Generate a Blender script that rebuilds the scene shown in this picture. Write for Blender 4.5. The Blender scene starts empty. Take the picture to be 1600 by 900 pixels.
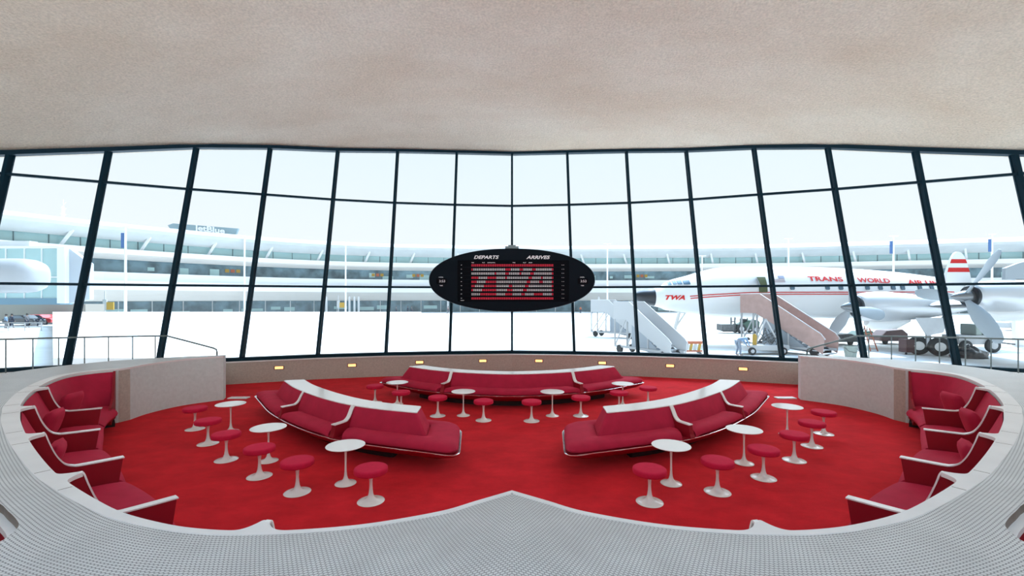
import bpy, bmesh, math, random
from mathutils import Vector, Matrix
random.seed(7)
SC = bpy.context.scene
COL = SC.collection
PI = math.pi
F = 700.0; CX = 800.0; HY = 467.0; CH = 2.5

# ------------------------------------------------------------------ helpers
def wpt(px, py, z):
    """world point at height z seen at a pixel of the 1600x900 photograph"""
    Y = (CH - z) * F / (py - HY)
    return ((px - CX) * Y / F, Y, z)

def wloc(o):
    v = Vector((0, 0, 0))
    while o is not None:
        v += o.location
        o = o.parent
    return v

def mesh(name, V, Fc, mat, parent=None, smooth=False, uv=None, loc=None, recalc=True, world=True, mats=None, fmat=None):
    org = wloc(parent) if (parent is not None and world) else Vector((0, 0, 0))
    l = Vector(loc) if loc is not None else Vector((0, 0, 0))
    me = bpy.data.meshes.new(name)
    me.from_pydata([tuple(Vector(v) - org - (l if parent is None else Vector((0, 0, 0)))) for v in V], [], Fc)
    if uv is not None:
        ul = me.uv_layers.new(name='UVMap')
        for lp in me.loops:
            ul.data[lp.index].uv = uv[lp.vertex_index]
    if fmat is not None:
        for m in mats: me.materials.append(m)
        for p, k in zip(me.polygons, fmat): p.material_index = k
    elif mat is not None:
        me.materials.append(mat)
    if recalc:
        bm = bmesh.new(); bm.from_mesh(me)
        bmesh.ops.recalc_face_normals(bm, faces=bm.faces)
        bm.to_mesh(me); bm.free()
    if smooth:
        for p in me.polygons: p.use_smooth = True
        if smooth != 'all':
            try: me.set_sharp_from_angle(angle=math.radians(smooth if smooth is not True else 38))
            except Exception: pass
    me.update()
    o = bpy.data.objects.new(name, me)
    COL.objects.link(o)
    if parent is not None: o.parent = parent
    elif loc is not None: o.location = l
    return o

def tag(o, label=None, cat=None, group=None, kind=None):
    if label: o['label'] = label
    if cat: o['category'] = cat
    if group: o['group'] = group
    if kind: o['kind'] = kind
    return o

def empty(name, loc, label=None, cat=None, group=None, kind=None):
    o = bpy.data.objects.new(name, None); COL.objects.link(o)
    o.location = loc; o.empty_display_size = .1
    return tag(o, label, cat, group, kind)

class MB:
    def __init__(s): s.V = []; s.F = []
    def add(s, V, Fc):
        b = len(s.V); s.V += [tuple(v) for v in V]; s.F += [tuple(i + b for i in f) for f in Fc]; return s
    def box(s, x0, x1, y0, y1, z0, z1):
        return s.add([(x, y, z) for z in (z0, z1) for (x, y) in ((x0, y0), (x1, y0), (x1, y1), (x0, y1))],
                     [(0, 3, 2, 1), (4, 5, 6, 7), (0, 1, 5, 4), (1, 2, 6, 5), (2, 3, 7, 6), (3, 0, 4, 7)])
    def beam(s, a, b, w, h, up=(0, 0, 1)):
        a = Vector(a); b = Vector(b); d = (b - a).normalized(); up = Vector(up)
        if abs(d.dot(up)) > .98: up = Vector((0, 1, 0))
        x = d.cross(up).normalized(); y = x.cross(d).normalized()
        V = []
        for p in (a, b):
            for (i, j) in ((-1, -1), (1, -1), (1, 1), (-1, 1)):
                V.append(p + x * (i * w / 2) + y * (j * h / 2))
        return s.add(V, [(0, 1, 2, 3), (7, 6, 5, 4), (0, 4, 5, 1), (1, 5, 6, 2), (2, 6, 7, 3), (3, 7, 4, 0)])
    def tube(s, pts, r, n=10, caps=True):
        pts = [Vector(p) for p in pts]; rr = r if isinstance(r, (list, tuple)) else [r] * len(pts)
        rings = []; up = Vector((0, 0, 1))
        for i, p in enumerate(pts):
            d = (pts[min(i + 1, len(pts) - 1)] - pts[max(i - 1, 0)]).normalized()
            u = up if abs(d.dot(up)) < .95 else Vector((0, 1, 0))
            x = d.cross(u).normalized(); y = x.cross(d).normalized()
            rings.append([p + (x * math.cos(2 * PI * k / n) + y * math.sin(2 * PI * k / n)) * rr[i] for k in range(n)])
        return s.rings(rings, caps)
    def rings(s, rings, caps=True, closed=True):
        n = len(rings[0]); V = [v for r in rings for v in r]; Fc = []
        for i in range(len(rings) - 1):
            for k in range(n if closed else n - 1):
                k2 = (k + 1) % n
                Fc.append((i * n + k, i * n + k2, (i + 1) * n + k2, (i + 1) * n + k))
        if caps:
            Fc.append(tuple(range(n))[::-1]); Fc.append(tuple((len(rings) - 1) * n + k for k in range(n)))
        return s.add(V, Fc)
    def lathe(s, prof, c=(0, 0, 0), n=40, axis='z'):
        rings = []
        for (r, h) in prof:
            ring = []
            for k in range(n):
                a = 2 * PI * k / n; q = (max(r, 1e-4) * math.cos(a), max(r, 1e-4) * math.sin(a))
                if axis == 'z': v = (c[0] + q[0], c[1] + q[1], c[2] + h)
                elif axis == 'x': v = (c[0] + h, c[1] + q[0], c[2] + q[1])
                else: v = (c[0] + q[0], c[1] + h, c[2] + q[1])
                ring.append(v)
            rings.append(ring)
        return s.rings(rings, True)
    def prism(s, poly, fn0, fn1):
        """poly: 2D list; fn0/fn1 map a 2D point to the two 3D faces"""
        n = len(poly)
        V = [fn0(p) for p in poly] + [fn1(p) for p in poly]
        return s.add(V, [tuple(range(n)), tuple(range(2 * n - 1, n - 1, -1))] + [(k, (k + 1) % n, n + (k + 1) % n, n + k) for k in range(n)])
    def build(s, name, mat, parent=None, smooth=False, **kw):
        return mesh(name, s.V, s.F, mat, parent, smooth, **kw)

def bevel(o, w=.01, seg=2, ang=40):
    m = o.modifiers.new('bevel', 'BEVEL'); m.width = w; m.segments = seg; m.limit_method = 'ANGLE'; m.angle_limit = math.radians(ang)
    m.harden_normals = False
    return o

def catmull(P, m=8):
    out = []; n = len(P)
    for i in range(n - 1):
        p0 = P[max(i - 1, 0)]; p1 = P[i]; p2 = P[i + 1]; p3 = P[min(i + 2, n - 1)]
        for k in range(m):
            t = k / m
            out.append(tuple(.5 * ((2 * b) + (-a + c) * t + (2 * a - 5 * b + 4 * c - d) * t * t + (-a + 3 * b - 3 * c + d) * t ** 3)
                             for a, b, c, d in zip(p0, p1, p2, p3)))
    out.append(tuple(P[-1]))
    return out

class Path:
    """2-D polyline with arc length, position, normal"""
    def __init__(s, pts):
        s.p = [Vector((q[0], q[1])) for q in pts]; s.s = [0.0]
        for a, b in zip(s.p, s.p[1:]): s.s.append(s.s[-1] + (b - a).length)
        s.L = s.s[-1]
    def at(s, t):
        if t <= 0: d = (s.p[1] - s.p[0]).normalized(); return s.p[0] + d * t
        if t >= s.L: d = (s.p[-1] - s.p[-2]).normalized(); return s.p[-1] + d * (t - s.L)
        lo = 0; hi = len(s.s) - 1
        while hi - lo > 1:
            m = (lo + hi) // 2
            if s.s[m] <= t: lo = m
            else: hi = m
        f = (t - s.s[lo]) / max(1e-9, s.s[hi] - s.s[lo])
        return s.p[lo].lerp(s.p[hi], f)
    def tan(s, t, e=.12): return (s.at(t + e) - s.at(t - e)).normalized()
    def near(s, q):
        q = Vector(q); best = None
        for i, (a, b) in enumerate(zip(s.p, s.p[1:])):
            d = b - a; l2 = d.length_squared
            f = max(0, min(1, (q - a).dot(d) / l2)) if l2 > 0 else 0
            e = (a + d * f - q).length
            if best is None or e < best[0]: best = (e, s.s[i] + f * d.length)
        return best[1]

def text_geo(body, size=1.0, shear=0.0, bold=0.0, sx=1.0, align='CENTER', spacing=1.0):
    c = bpy.data.curves.new('t', 'FONT'); c.body = body; c.size = size; c.shear = shear; c.offset = bold
    c.align_x = align; c.align_y = 'CENTER'; c.space_character = spacing; c.resolution_u = 3
    o = bpy.data.objects.new('t', c); COL.objects.link(o)
    bpy.context.view_layer.update()
    dg = bpy.context.evaluated_depsgraph_get()
    me = bpy.data.meshes.new_from_object(o.evaluated_get(dg))
    V = [(v.co.x * sx, v.co.y) for v in me.vertices]; Fc = [tuple(p.vertices) for p in me.polygons]
    bpy.data.objects.remove(o); bpy.data.curves.remove(c); bpy.data.meshes.remove(me)
    return V, Fc

# ------------------------------------------------------------------ materials
MATS = {}
def mat(name, col, rough=.5, metal=0, spec=.5, noise=None, bump=None, emit=None, sheen=0, coat=0):
    """noise=(scale, amount[, detail]) varies the colour; bump=(scale, strength, distance)"""
    if name in MATS: return MATS[name]
    m = bpy.data.materials.new(name); m.use_nodes = True; nt = m.node_tree; N = nt.nodes; L = nt.links
    b = N['Principled BSDF']
    b.inputs['Base Color'].default_value = (*col, 1); b.inputs['Roughness'].default_value = rough
    b.inputs['Metallic'].default_value = metal; b.inputs['Specular IOR Level'].default_value = spec
    if sheen:
        b.inputs['Sheen Weight'].default_value = sheen; b.inputs['Sheen Roughness'].default_value = .5
        b.inputs['Sheen Tint'].default_value = (min(1, col[0] * 1.6 + .2), col[1] + .05, col[2] + .08, 1)
    if coat: b.inputs['Coat Weight'].default_value = coat
    tc = N.new('ShaderNodeTexCoord')
    if noise:
        n = N.new('ShaderNodeTexNoise'); n.inputs['Scale'].default_value = noise[0]; n.inputs['Detail'].default_value = noise[2] if len(noise) > 2 else 4
        L.new(tc.outputs['Object'], n.inputs['Vector'])
        r = N.new('ShaderNodeMapRange'); r.inputs[1].default_value = .3; r.inputs[2].default_value = .7
        r.inputs[3].default_value = 1 - noise[1]; r.inputs[4].default_value = 1 + noise[1]
        L.new(n.outputs['Fac'], r.inputs[0])
        x = N.new('ShaderNodeVectorMath'); x.operation = 'SCALE'; x.inputs[0].default_value = col
        L.new(r.outputs[0], x.inputs['Scale']); L.new(x.outputs[0], b.inputs['Base Color'])
    if bump:
        n = N.new('ShaderNodeTexNoise'); n.inputs['Scale'].default_value = bump[0]; n.inputs['Detail'].default_value = 3
        L.new(tc.outputs['Object'], n.inputs['Vector'])
        q = N.new('ShaderNodeBump'); q.inputs['Strength'].default_value = bump[1]; q.inputs['Distance'].default_value = bump[2]
        L.new(n.outputs['Fac'], q.inputs['Height']); L.new(q.outputs[0], b.inputs['Normal'])
    if emit:
        b.inputs['Emission Color'].default_value = (*emit[0], 1); b.inputs['Emission Strength'].default_value = emit[1]
    MATS[name] = m
    return m

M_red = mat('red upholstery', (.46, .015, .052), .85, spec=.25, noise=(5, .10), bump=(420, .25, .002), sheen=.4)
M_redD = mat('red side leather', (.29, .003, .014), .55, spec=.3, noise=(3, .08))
M_stool = mat('stool cushion red', (.60, .012, .055), .85, spec=.2, noise=(20, .06), bump=(500, .2, .002), sheen=.35)
M_white = mat('white lacquer', (.93, .925, .91), .22, spec=.5, coat=.2)
M_base = mat('ivory tulip lacquer', (.92, .90, .85), .2, spec=.5, coat=.3)
M_trim = mat('smooth white plaster', (.86, .855, .85), .5, noise=(3, .04))
M_chrome = mat('polished steel', (.8, .8, .82), .15, metal=1)
M_dark = mat('dark plinth', (.015, .014, .015), .6)
M_frame = mat('teal window steel', (.001, .019, .032), .5, spec=.15)
M_rail = mat('steel handrail', (.16, .19, .19), .35, metal=.6)
M_wallb = mat('taupe stucco wall', (.50, .46, .40), .9, spec=.15, noise=(22, .10), bump=(60, .35, .01))
M_face = mat('light stucco wall', (.68, .77, .76), .9, spec=.15, noise=(14, .05), bump=(70, .35, .01))
M_lamp = mat('warm lamp lens', (.9, .6, .35), .5, emit=((1, .42, .14), 1.1))
M_bronze = mat('bronze edge', (.16, .12, .09), .4, metal=.5)

def carpet_mat():
    m = bpy.data.materials.new('red wool carpet'); m.use_nodes = True; nt = m.node_tree; N = nt.nodes; L = nt.links
    b = N['Principled BSDF']; b.inputs['Roughness'].default_value = .95; b.inputs['Specular IOR Level'].default_value = .1
    b.inputs['Sheen Weight'].default_value = .15; b.inputs['Sheen Tint'].default_value = (1, .2, .2, 1)
    tc = N.new('ShaderNodeTexCoord'); mp = N.new('ShaderNodeMapping'); mp.inputs['Scale'].default_value = (.8, 1.1, 1)
    L.new(tc.outputs['Object'], mp.inputs[0])
    n1 = N.new('ShaderNodeTexNoise'); n1.inputs['Scale'].default_value = 2.2; n1.inputs['Detail'].default_value = 6; n1.inputs['Roughness'].default_value = .7
    L.new(mp.outputs[0], n1.inputs['Vector'])
    n2 = N.new('ShaderNodeTexNoise'); n2.inputs['Scale'].default_value = 130; n2.inputs['Detail'].default_value = 2
    L.new(tc.outputs['Object'], n2.inputs['Vector'])
    cr = N.new('ShaderNodeValToRGB'); e = cr.color_ramp.elements
    e[0].position = .3; e[0].color = (.52, .009, .016, 1); e[1].position = .72; e[1].color = (.78, .018, .030, 1)
    L.new(n1.outputs['Fac'], cr.inputs[0]); L.new(cr.outputs[0], b.inputs['Base Color'])
    q = N.new('ShaderNodeBump'); q.inputs['Strength'].default_value = .5; q.inputs['Distance'].default_value = .006
    L.new(n2.outputs['Fac'], q.inputs['Height']); L.new(q.outputs[0], b.inputs['Normal'])
    return m
M_carpet = carpet_mat()

def tile_mat():
    m = bpy.data.materials.new('white penny tile'); m.use_nodes = True; nt = m.node_tree; N = nt.nodes; L = nt.links
    b = N['Principled BSDF']; b.inputs['Roughness'].default_value = .35; b.inputs['Specular IOR Level'].default_value = .45
    uv = N.new('ShaderNodeUVMap'); sp = N.new('ShaderNodeSeparateXYZ'); L.new(uv.outputs[0], sp.inputs[0])
    def mth(op, a, c=None):
        k = N.new('ShaderNodeMath'); k.operation = op
        for i, q in enumerate((a, c)):
            if q is None: continue
            if isinstance(q, (int, float)): k.inputs[i].default_value = q
            else: L.new(q, k.inputs[i])
        return k.outputs[0]
    p = .0235
    v = mth('DIVIDE', sp.outputs[1], p * .9); row = mth('FLOOR', v); odd = mth('MODULO', row, 2.0)
    u = mth('ADD', mth('DIVIDE', sp.outputs[0], p), mth('MULTIPLY', odd, .5))
    fu = mth('SUBTRACT', mth('FRACT', u), .5); fv = mth('SUBTRACT', mth('FRACT', v), .5)
    d = mth('SQRT', mth('ADD', mth('MULTIPLY', fu, fu), mth('MULTIPLY', fv, fv)))
    r = N.new('ShaderNodeMapRange'); r.inputs[1].default_value = .40; r.inputs[2].default_value = .50; L.new(d, r.inputs[0])
    n = N.new('ShaderNodeTexNoise'); n.inputs['Scale'].default_value = 3; n.inputs['Detail'].default_value = 5; L.new(uv.outputs[0], n.inputs['Vector'])
    cr = N.new('ShaderNodeValToRGB'); e = cr.color_ramp.elements; e[0].position = .3; e[0].color = (.64, .645, .64, 1); e[1].position = .7; e[1].color = (.78, .785, .78, 1)
    L.new(n.outputs['Fac'], cr.inputs[0])
    mx = N.new('ShaderNodeMix'); mx.data_type = 'RGBA'; L.new(r.outputs[0], mx.inputs[0]); L.new(cr.outputs[0], mx.inputs[6]); mx.inputs[7].default_value = (.26, .26, .26, 1)
    L.new(mx.outputs[2], b.inputs['Base Color'])
    q = N.new('ShaderNodeBump'); q.inputs['Strength'].default_value = .35; q.inputs['Distance'].default_value = .004; q.invert = True
    L.new(r.outputs[0], q.inputs['Height']); L.new(q.outputs[0], b.inputs['Normal'])
    return m
M_tile = tile_mat()

def ceiling_mat():
    m = bpy.data.materials.new('sprayed stucco ceiling'); m.use_nodes = True; nt = m.node_tree; N = nt.nodes; L = nt.links
    b = N['Principled BSDF']; b.inputs['Roughness'].default_value = .95; b.inputs['Specular IOR Level'].default_value = .1
    tc = N.new('ShaderNodeTexCoord'); mp = N.new('ShaderNodeMapping'); mp.inputs['Scale'].default_value = (.5, 1, 1); L.new(tc.outputs['Object'], mp.inputs[0])
    n1 = N.new('ShaderNodeTexNoise'); n1.inputs['Scale'].default_value = .45; n1.inputs['Detail'].default_value = 5; n1.inputs['Roughness'].default_value = .55; L.new(mp.outputs[0], n1.inputs['Vector'])
    cr = N.new('ShaderNodeValToRGB'); e = cr.color_ramp.elements
    e[0].position = .25; e[0].color = (.60, .475, .36, 1); e[1].position = .75; e[1].color = (.74, .66, .55, 1)
    L.new(n1.outputs['Fac'], cr.inputs[0])
    n2 = N.new('ShaderNodeTexNoise'); n2.inputs['Scale'].default_value = 22; n2.inputs['Detail'].default_value = 4; L.new(tc.outputs['Object'], n2.inputs['Vector'])
    r = N.new('ShaderNodeMapRange'); r.inputs[1].default_value = .3; r.inputs[2].default_value = .7; r.inputs[3].default_value = .84; r.inputs[4].default_value = 1.09; L.new(n2.outputs['Fac'], r.inputs[0])
    x = N.new('ShaderNodeVectorMath'); x.operation = 'SCALE'; L.new(cr.outputs[0], x.inputs[0]); L.new(r.outputs[0], x.inputs['Scale'])
    L.new(x.outputs[0], b.inputs['Base Color'])
    q = N.new('ShaderNodeBump'); q.inputs['Strength'].default_value = .7; q.inputs['Distance'].default_value = .07
    L.new(n2.outputs['Fac'], q.inputs['Height']); L.new(q.outputs[0], b.inputs['Normal'])
    return m
M_ceil = ceiling_mat()

def glass_mat():
    m = bpy.data.materials.new('clear pane glass'); m.use_nodes = True; nt = m.node_tree; N = nt.nodes; L = nt.links
    for n in list(N): N.remove(n)
    o = N.new('ShaderNodeOutputMaterial'); t = N.new('ShaderNodeBsdfTransparent'); t.inputs[0].default_value = (.95, .985, 1, 1)
    g = N.new('ShaderNodeBsdfGlossy'); g.inputs['Roughness'].default_value = .02; g.inputs[0].default_value = (.9, .95, 1, 1)
    f = N.new('ShaderNodeFresnel'); f.inputs[0].default_value = 1.35; mx = N.new('ShaderNodeMixShader')
    L.new(f.outputs[0], mx.inputs[0]); L.new(t.outputs[0], mx.inputs[1]); L.new(g.outputs[0], mx.inputs[2]); L.new(mx.outputs[0], o.inputs[0])
    return m
M_glass = glass_mat()

# ------------------------------------------------------------------ camera, world, sun
cam_d = bpy.data.cameras.new('camera'); cam = bpy.data.objects.new('camera', cam_d); COL.objects.link(cam)
cam.location = (0, 0, CH); cam.rotation_euler = (PI / 2, 0, 0)
cam_d.sensor_width = 36; cam_d.lens = 36 * F / 1600; cam_d.shift_y = 17 / 1600; cam_d.clip_end = 2000; cam_d.clip_start = .05
SC.camera = cam
SC.view_settings.view_transform = 'Standard'; SC.view_settings.look = 'None'; SC.view_settings.gamma = 1; SC.view_settings.exposure = 1.0
SC.view_settings.use_curve_mapping = False
SUN_DIR = Vector((.35, .45, 1.0)).normalized()
w = bpy.data.worlds.new('sky'); SC.world = w; w.use_nodes = True
N = w.node_tree.nodes; L = w.node_tree.links
bg = N['Background']; tc = N.new('ShaderNodeTexCoord'); nrm = N.new('ShaderNodeVectorMath'); nrm.operation = 'NORMALIZE'; L.new(tc.outputs['Generated'], nrm.inputs[0])
sp = N.new('ShaderNodeSeparateXYZ'); L.new(nrm.outputs[0], sp.inputs[0])
cr = N.new('ShaderNodeValToRGB'); e = cr.color_ramp.elements
e[0].position = 0; e[0].color = (.97, .99, 1.0, 1); e[1].position = .42; e[1].color = (.80, .93, 1.0, 1)
e.new(.9).color = (.45, .70, 1.0, 1)
L.new(sp.outputs[2], cr.inputs[0])
dt = N.new('ShaderNodeVectorMath'); dt.operation = 'DOT_PRODUCT'; L.new(nrm.outputs[0], dt.inputs[0]); dt.inputs[1].default_value = tuple(SUN_DIR)
r = N.new('ShaderNodeMapRange'); r.inputs[1].default_value = .74; r.inputs[2].default_value = 1.0; r.inputs[3].default_value = .52; r.inputs[4].default_value = 7.0
L.new(dt.outputs['Value'], r.inputs[0]); L.new(cr.outputs[0], bg.inputs[0]); L.new(r.outputs[0], bg.inputs[1])
sd = bpy.data.lights.new('sun', 'SUN'); sun = bpy.data.objects.new('sun', sd); COL.objects.link(sun)
sd.energy = 2.7; sd.angle = math.radians(.6); sd.color = (1, .97, .92)
sun.rotation_euler = SUN_DIR.to_track_quat('Z', 'Y').to_euler(); sun.location = (30, -30, 60)
# ================================================================== THE ROOM
# ---- window wall: mullion feet (left half), heads lean outwards
WB = [(0, 15.2), (-2.08, 15.0), (-4.12, 14.67), (-6.12, 14.15), (-8.06, 13.4), (-9.98, 12.7), (-11.75, 11.85), (-13.5, 11.0), (-15.2, 10.1), (-16.9, 9.0)]
WT = [240, 238, 236, 235, 230.5, 229.5, 235, 240, 244, 248]
LEAN = 1.2 / 5.15
Z0 = .75
def wpos(k, z, s=-1):
    x, y = WB[k]
    ex = [0, .02, -.03, 0, -.01, -.02, -.15, -.25, -.3, -.3][k]
    return Vector((-s * (x + ex * (z - Z0) / 5.15), y + LEAN * (z - Z0), z))
ZT = []
for k in range(10):
    a = (HY - WT[k]) / F
    y0 = WB[k][1]
    ZT.append((CH + a * (y0 - LEAN * Z0)) / (1 - a * LEAN))
def win_y(X):
    X = -abs(X)
    for (a, b) in zip(WB, WB[1:]):
        if b[0] <= X <= a[0]:
            f = (X - a[0]) / (b[0] - a[0]); return a[1] + f * (b[1] - a[1])
    return WB[-1][1] - .6 * (abs(X) - 16.9)

wi = 0
for s in (-1, 1):
    for k in range(9):
        wi += 1
        P = [[wpos(j, z if z else ZT[j], s) for z in (Z0, 2.9, 5.9, None)] for j in (k, k + 1)]
        root = empty('window_%d' % wi, P[0][0]); tag(root, kind='structure')
        gl = MB()
        for i in range(3):
            a, b, c, d = P[0][i], P[1][i], P[1][i + 1], P[0][i + 1]
            off = Vector((0, .03, 0))
            gl.add([a + off, b + off, c + off, d + off], [(0, 1, 2, 3)])
        gl.build('pane', M_glass, root, recalc=False)
        fr = MB()
        for i in (1, 2):
            fr.beam(P[0][i], P[1][i], .09, .07)
        fr.build('transom', M_frame, root)
        # sill and head rails
        fr = MB(); dn = Vector((0, 0, -.06))
        fr.beam(P[0][0] + dn, P[1][0] + dn, .22, .12); fr.build('sill_rail', M_frame, root)
        fr = MB(); up = Vector((0, 0, .03)); fr.beam(P[0][3] + up, P[1][3] + up, .22, .16); fr.build('head_rail', M_frame, root)
    for k in range(0 if s == -1 else 1, 10):
        m = MB(); a = wpos(k, Z0 - .05, s); b = wpos(k, ZT[k] + .03, s)
        xdir = (wpos(min(k + 1, 9), Z0, s) - wpos(max(k - 1, 0), Z0, s)).normalized() if k else Vector((1, 0, 0))
        d = (b - a).normalized(); nn = xdir.cross(d).normalized()
        # flat steel fin with a glazing flange on each face
        for (wd, dp, of) in ((.035, .16, -.02), (.075, .022, -.095), (.075, .03, .05)):
            V = []
            for p in (a, b):
                for (i, j) in ((-1, -1), (1, -1), (1, 1), (-1, 1)):
                    V.append(p + xdir * (i * wd / 2) + Vector((0, 1, 0)) * (of + j * dp / 2))
            m.add(V, [(0, 1, 2, 3), (7, 6, 5, 4), (0, 4, 5, 1), (1, 5, 6, 2), (2, 6, 7, 3), (3, 7, 4, 0)])
        tag(m.build('trim_%d' % (k + 1 + (0 if s == -1 else 10)), M_frame), kind='structure')

# ---- sill wall under the glass
wb = MB(); ld = MB()
line = [(-s_ * x, y) for s_, pts in ((-1, WB[::-1]), (1, WB[1:])) for (x, y) in pts]
line = [(x, y) for (x, y) in [(a[0], a[1]) for a in WB[::-1]] + [(-a[0], a[1]) for a in WB[1:]]]
prof = [(-.22, -.3), (-.22, .60), (-.24, .63), (.3, .63), (.3, -1.2), (-.22, -1.2)]
rings = []
for (x, y) in line: rings.append([(x, y + o, z) for (o, z) in [(-.24, -.05), (-.24, .63), (.3, .63), (.3, -.05)]])
wb.rings(rings, True); wback = wb.build('wall_back', M_wallb); tag(wback, kind='structure')
rings = [[(x, y + o, z) for (o, z) in [(-.27, .63), (-.27, .655), (.2, .655), (.2, .63)]] for (x, y) in line]
ld.rings(rings, True); tag(ld.build('trim_30', M_trim), kind='structure')

# step lights in the sill wall
lights = [(436, 574.5), (550, 570.7), (655.6, 566), (754.4, 563.8), (842, 563.8), (941, 567), (1047, 571.5), (1161, 576.5)]
names = ['leftmost in the low wall, beside the left parapet end', 'second from the left in the low wall',
         'third from the left, above the left end of the back sofa', 'just left of the middle of the low wall',
         'just right of the middle of the low wall', 'sixth from the left, above the right end of the back sofa',
         'second from the right in the low wall', 'rightmost in the low wall, beside the right parapet end']
for (px, py), nm in zip(lights, names):
    # meet the wall face
    Y = 14.5
    for _ in range(12):
        X = (px - CX) * Y / F; Y = win_y(X) - .24
    X = (px - CX) * Y / F; z = CH - (py - HY) * Y / F
    e = .2; ang = math.atan2(win_y(X + e) - win_y(X - e), 2 * e)
    root = empty('step_light', (X, Y, z), 'small warm step light, ' + nm, 'light', 'step lights in the low wall'); root.rotation_euler.z = ang
    b = MB()
    for (x0, x1, z0, z1) in ((-.14, .14, .040, .055), (-.14, .14, -.055, -.040), (-.14, -.115, -.04, .04), (.115, .14, -.04, .04)):
        b.box(x0, x1, -.012, .01, z0, z1)
    b.build('bezel', M_bronze, root, world=False)
    MB().box(-.115, .115, -.002, .006, -.04, .04).build('lens', M_lamp, root, world=False)

# ---- carpeted floor
fl = MB()
V = []; Fc = []
V = [(-22, -16, 0), (22, -16, 0)] + [(max(-22, min(22, x)), y + .1, 0) for (x, y) in [(22, 7)] + [(q[0], q[1]) for q in line[::-1]] + [(-22, 7)]]
tag(mesh('floor', V, [tuple(range(len(V)))], M_carpet, recalc=False), kind='structure')

# ---- ceiling shell
nx, ny = 60, 40
V = []; Fc = []
def top_at(X):
    X = abs(X)
    tops = [wpos(k, ZT[k], 1) for k in range(10)]
    for a, b in zip(tops, tops[1:]):
        if a.x <= X <= b.x:
            f = (X - a.x) / (b.x - a.x); return a.y + (b.y - a.y) * f, a.z + (b.z - a.z) * f
    b = tops[-1]; return b.y - .6 * (X - b.x), b.z - .15 * (X - b.x)
for j in range(ny + 1):
    for i in range(nx + 1):
        X = -26 + 52 * i / nx; yf, zf = top_at(X); v = j / ny
        yy = yf + .35 + (-17 - yf) * v
        u = v
        zz = zf + .02 + 1.5 * (1 - (1 - u) ** 2) - .25 * (1 - abs(X) / 26) ** 2 * math.sin(PI * min(1, u * 2)) 
        V.append((X, yy, zz))
NG = nx + 1
# unseen rising eave outside the glass, added to keep direct sun out
EV = []
for q in range(3):
    for i in range(nx + 1):
        X = -26 + 52 * i / nx; yf, zf = top_at(X); f = (2 - q) / 2.0
        EV.append((X, yf + .40 + 3.0 * f, zf + .14 + .36 * (.2 + 3.0 * f)))
EF = []
for q in range(2):
    for i in range(nx):
        k0 = q * NG + i; EF.append((k0, k0 + NG, k0 + NG + 1, k0 + 1))
o = mesh('sun_shield_eave', EV, EF, M_ceil, smooth='all', recalc=False)
if o.data.polygons[0].normal.z > 0: o.data.flip_normals()
m = o.modifiers.new('thick', 'SOLIDIFY'); m.thickness = .3; m.offset = -1
tag(o, kind='structure')
for part, (j0, j1) in (('ceiling', (0, 19)), ('ceiling_rear', (32, ny))):
    Vp = V[j0 * NG:(j1 + 1) * NG]; Fp_ = []
    for j in range(j1 - j0):
        for i in range(nx):
            a = j * NG + i; Fp_.append((a, a + NG, a + NG + 1, a + 1))
    c = mesh(part, Vp, Fp_, M_ceil, smooth='all', recalc=False)
    if c.data.polygons[0].normal.z > 0: c.data.flip_normals()
    m = c.modifiers.new('thick', 'SOLIDIFY'); m.thickness = .35; m.offset = -1
    tag(c, kind='structure')

# ================================================================== PARAPET RINGS
ZP = 1.08
PIN = [(0, 3.31), (-.25, 3.14), (-.48, 2.985), (-.91, 2.82), (-1.32, 2.745), (-1.60, 2.735), (-1.86, 2.75), (-2.15, 2.81), (-2.56, 2.96), (-2.95, 3.17), (-3.43, 3.46),
       (-3.85, 3.74), (-4.56, 4.27), (-5.2, 4.78), (-5.75, 5.24), (-6.2, 5.65), (-6.6, 6.02), (-7.22, 6.7), (-7.72, 7.35), (-8.1, 7.95), (-8.27, 8.4), (-8.2, 8.78), (-7.95, 9.05)]
PFACE = [(-7.9, 9.27), (-7.93, 9.8), (-7.72, 10.5), (-7.15, 11.1)]
POUT = [(0, 1.6), (-.35, 1.55), (-.6, 1.5), (-.95, 1.45), (-1.35, 1.42), (-1.65, 1.4), (-2.0, 1.42), (-2.45, 1.5), (-3.1, 1.75), (-3.75, 2.15), (-4.35, 2.5),
        (-4.8, 2.85), (-5.6, 3.35), (-6.3, 3.85), (-6.95, 4.3), (-7.5, 4.75), (-8.0, 5.2), (-8.8, 6.1), (-9.35, 7.0), (-9.65, 7.9), (-9.7, 8.5), (-9.66, 9.1), (-9.52, 9.6)]
POUT2 = [(-9.35, 9.95), (-8.97, 10.45), (-8.2, 10.95), (-7.25, 11.35)]
M8 = 8
cin = catmull(PIN, M8); cou = catmull(POUT, M8)
cinF = catmull(PFACE, M8); couF = catmull(POUT2, M8)
RP = Path(cin)                     # recess line (top of the backrests), arc length from the cusp

def mirror(P, s): return [(-s * x, y) for (x, y) in P]     # s=-1 left, +1 right

def strip_w(t):                    # width of the smooth strip along the edge
    if t < 1.5: return .035
    if t < 4.0: return .035 + (t - 1.5) / 2.5 * .065
    if t < 7.0: return .10 + (t - 4) / 3 * .05
    return .15

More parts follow.
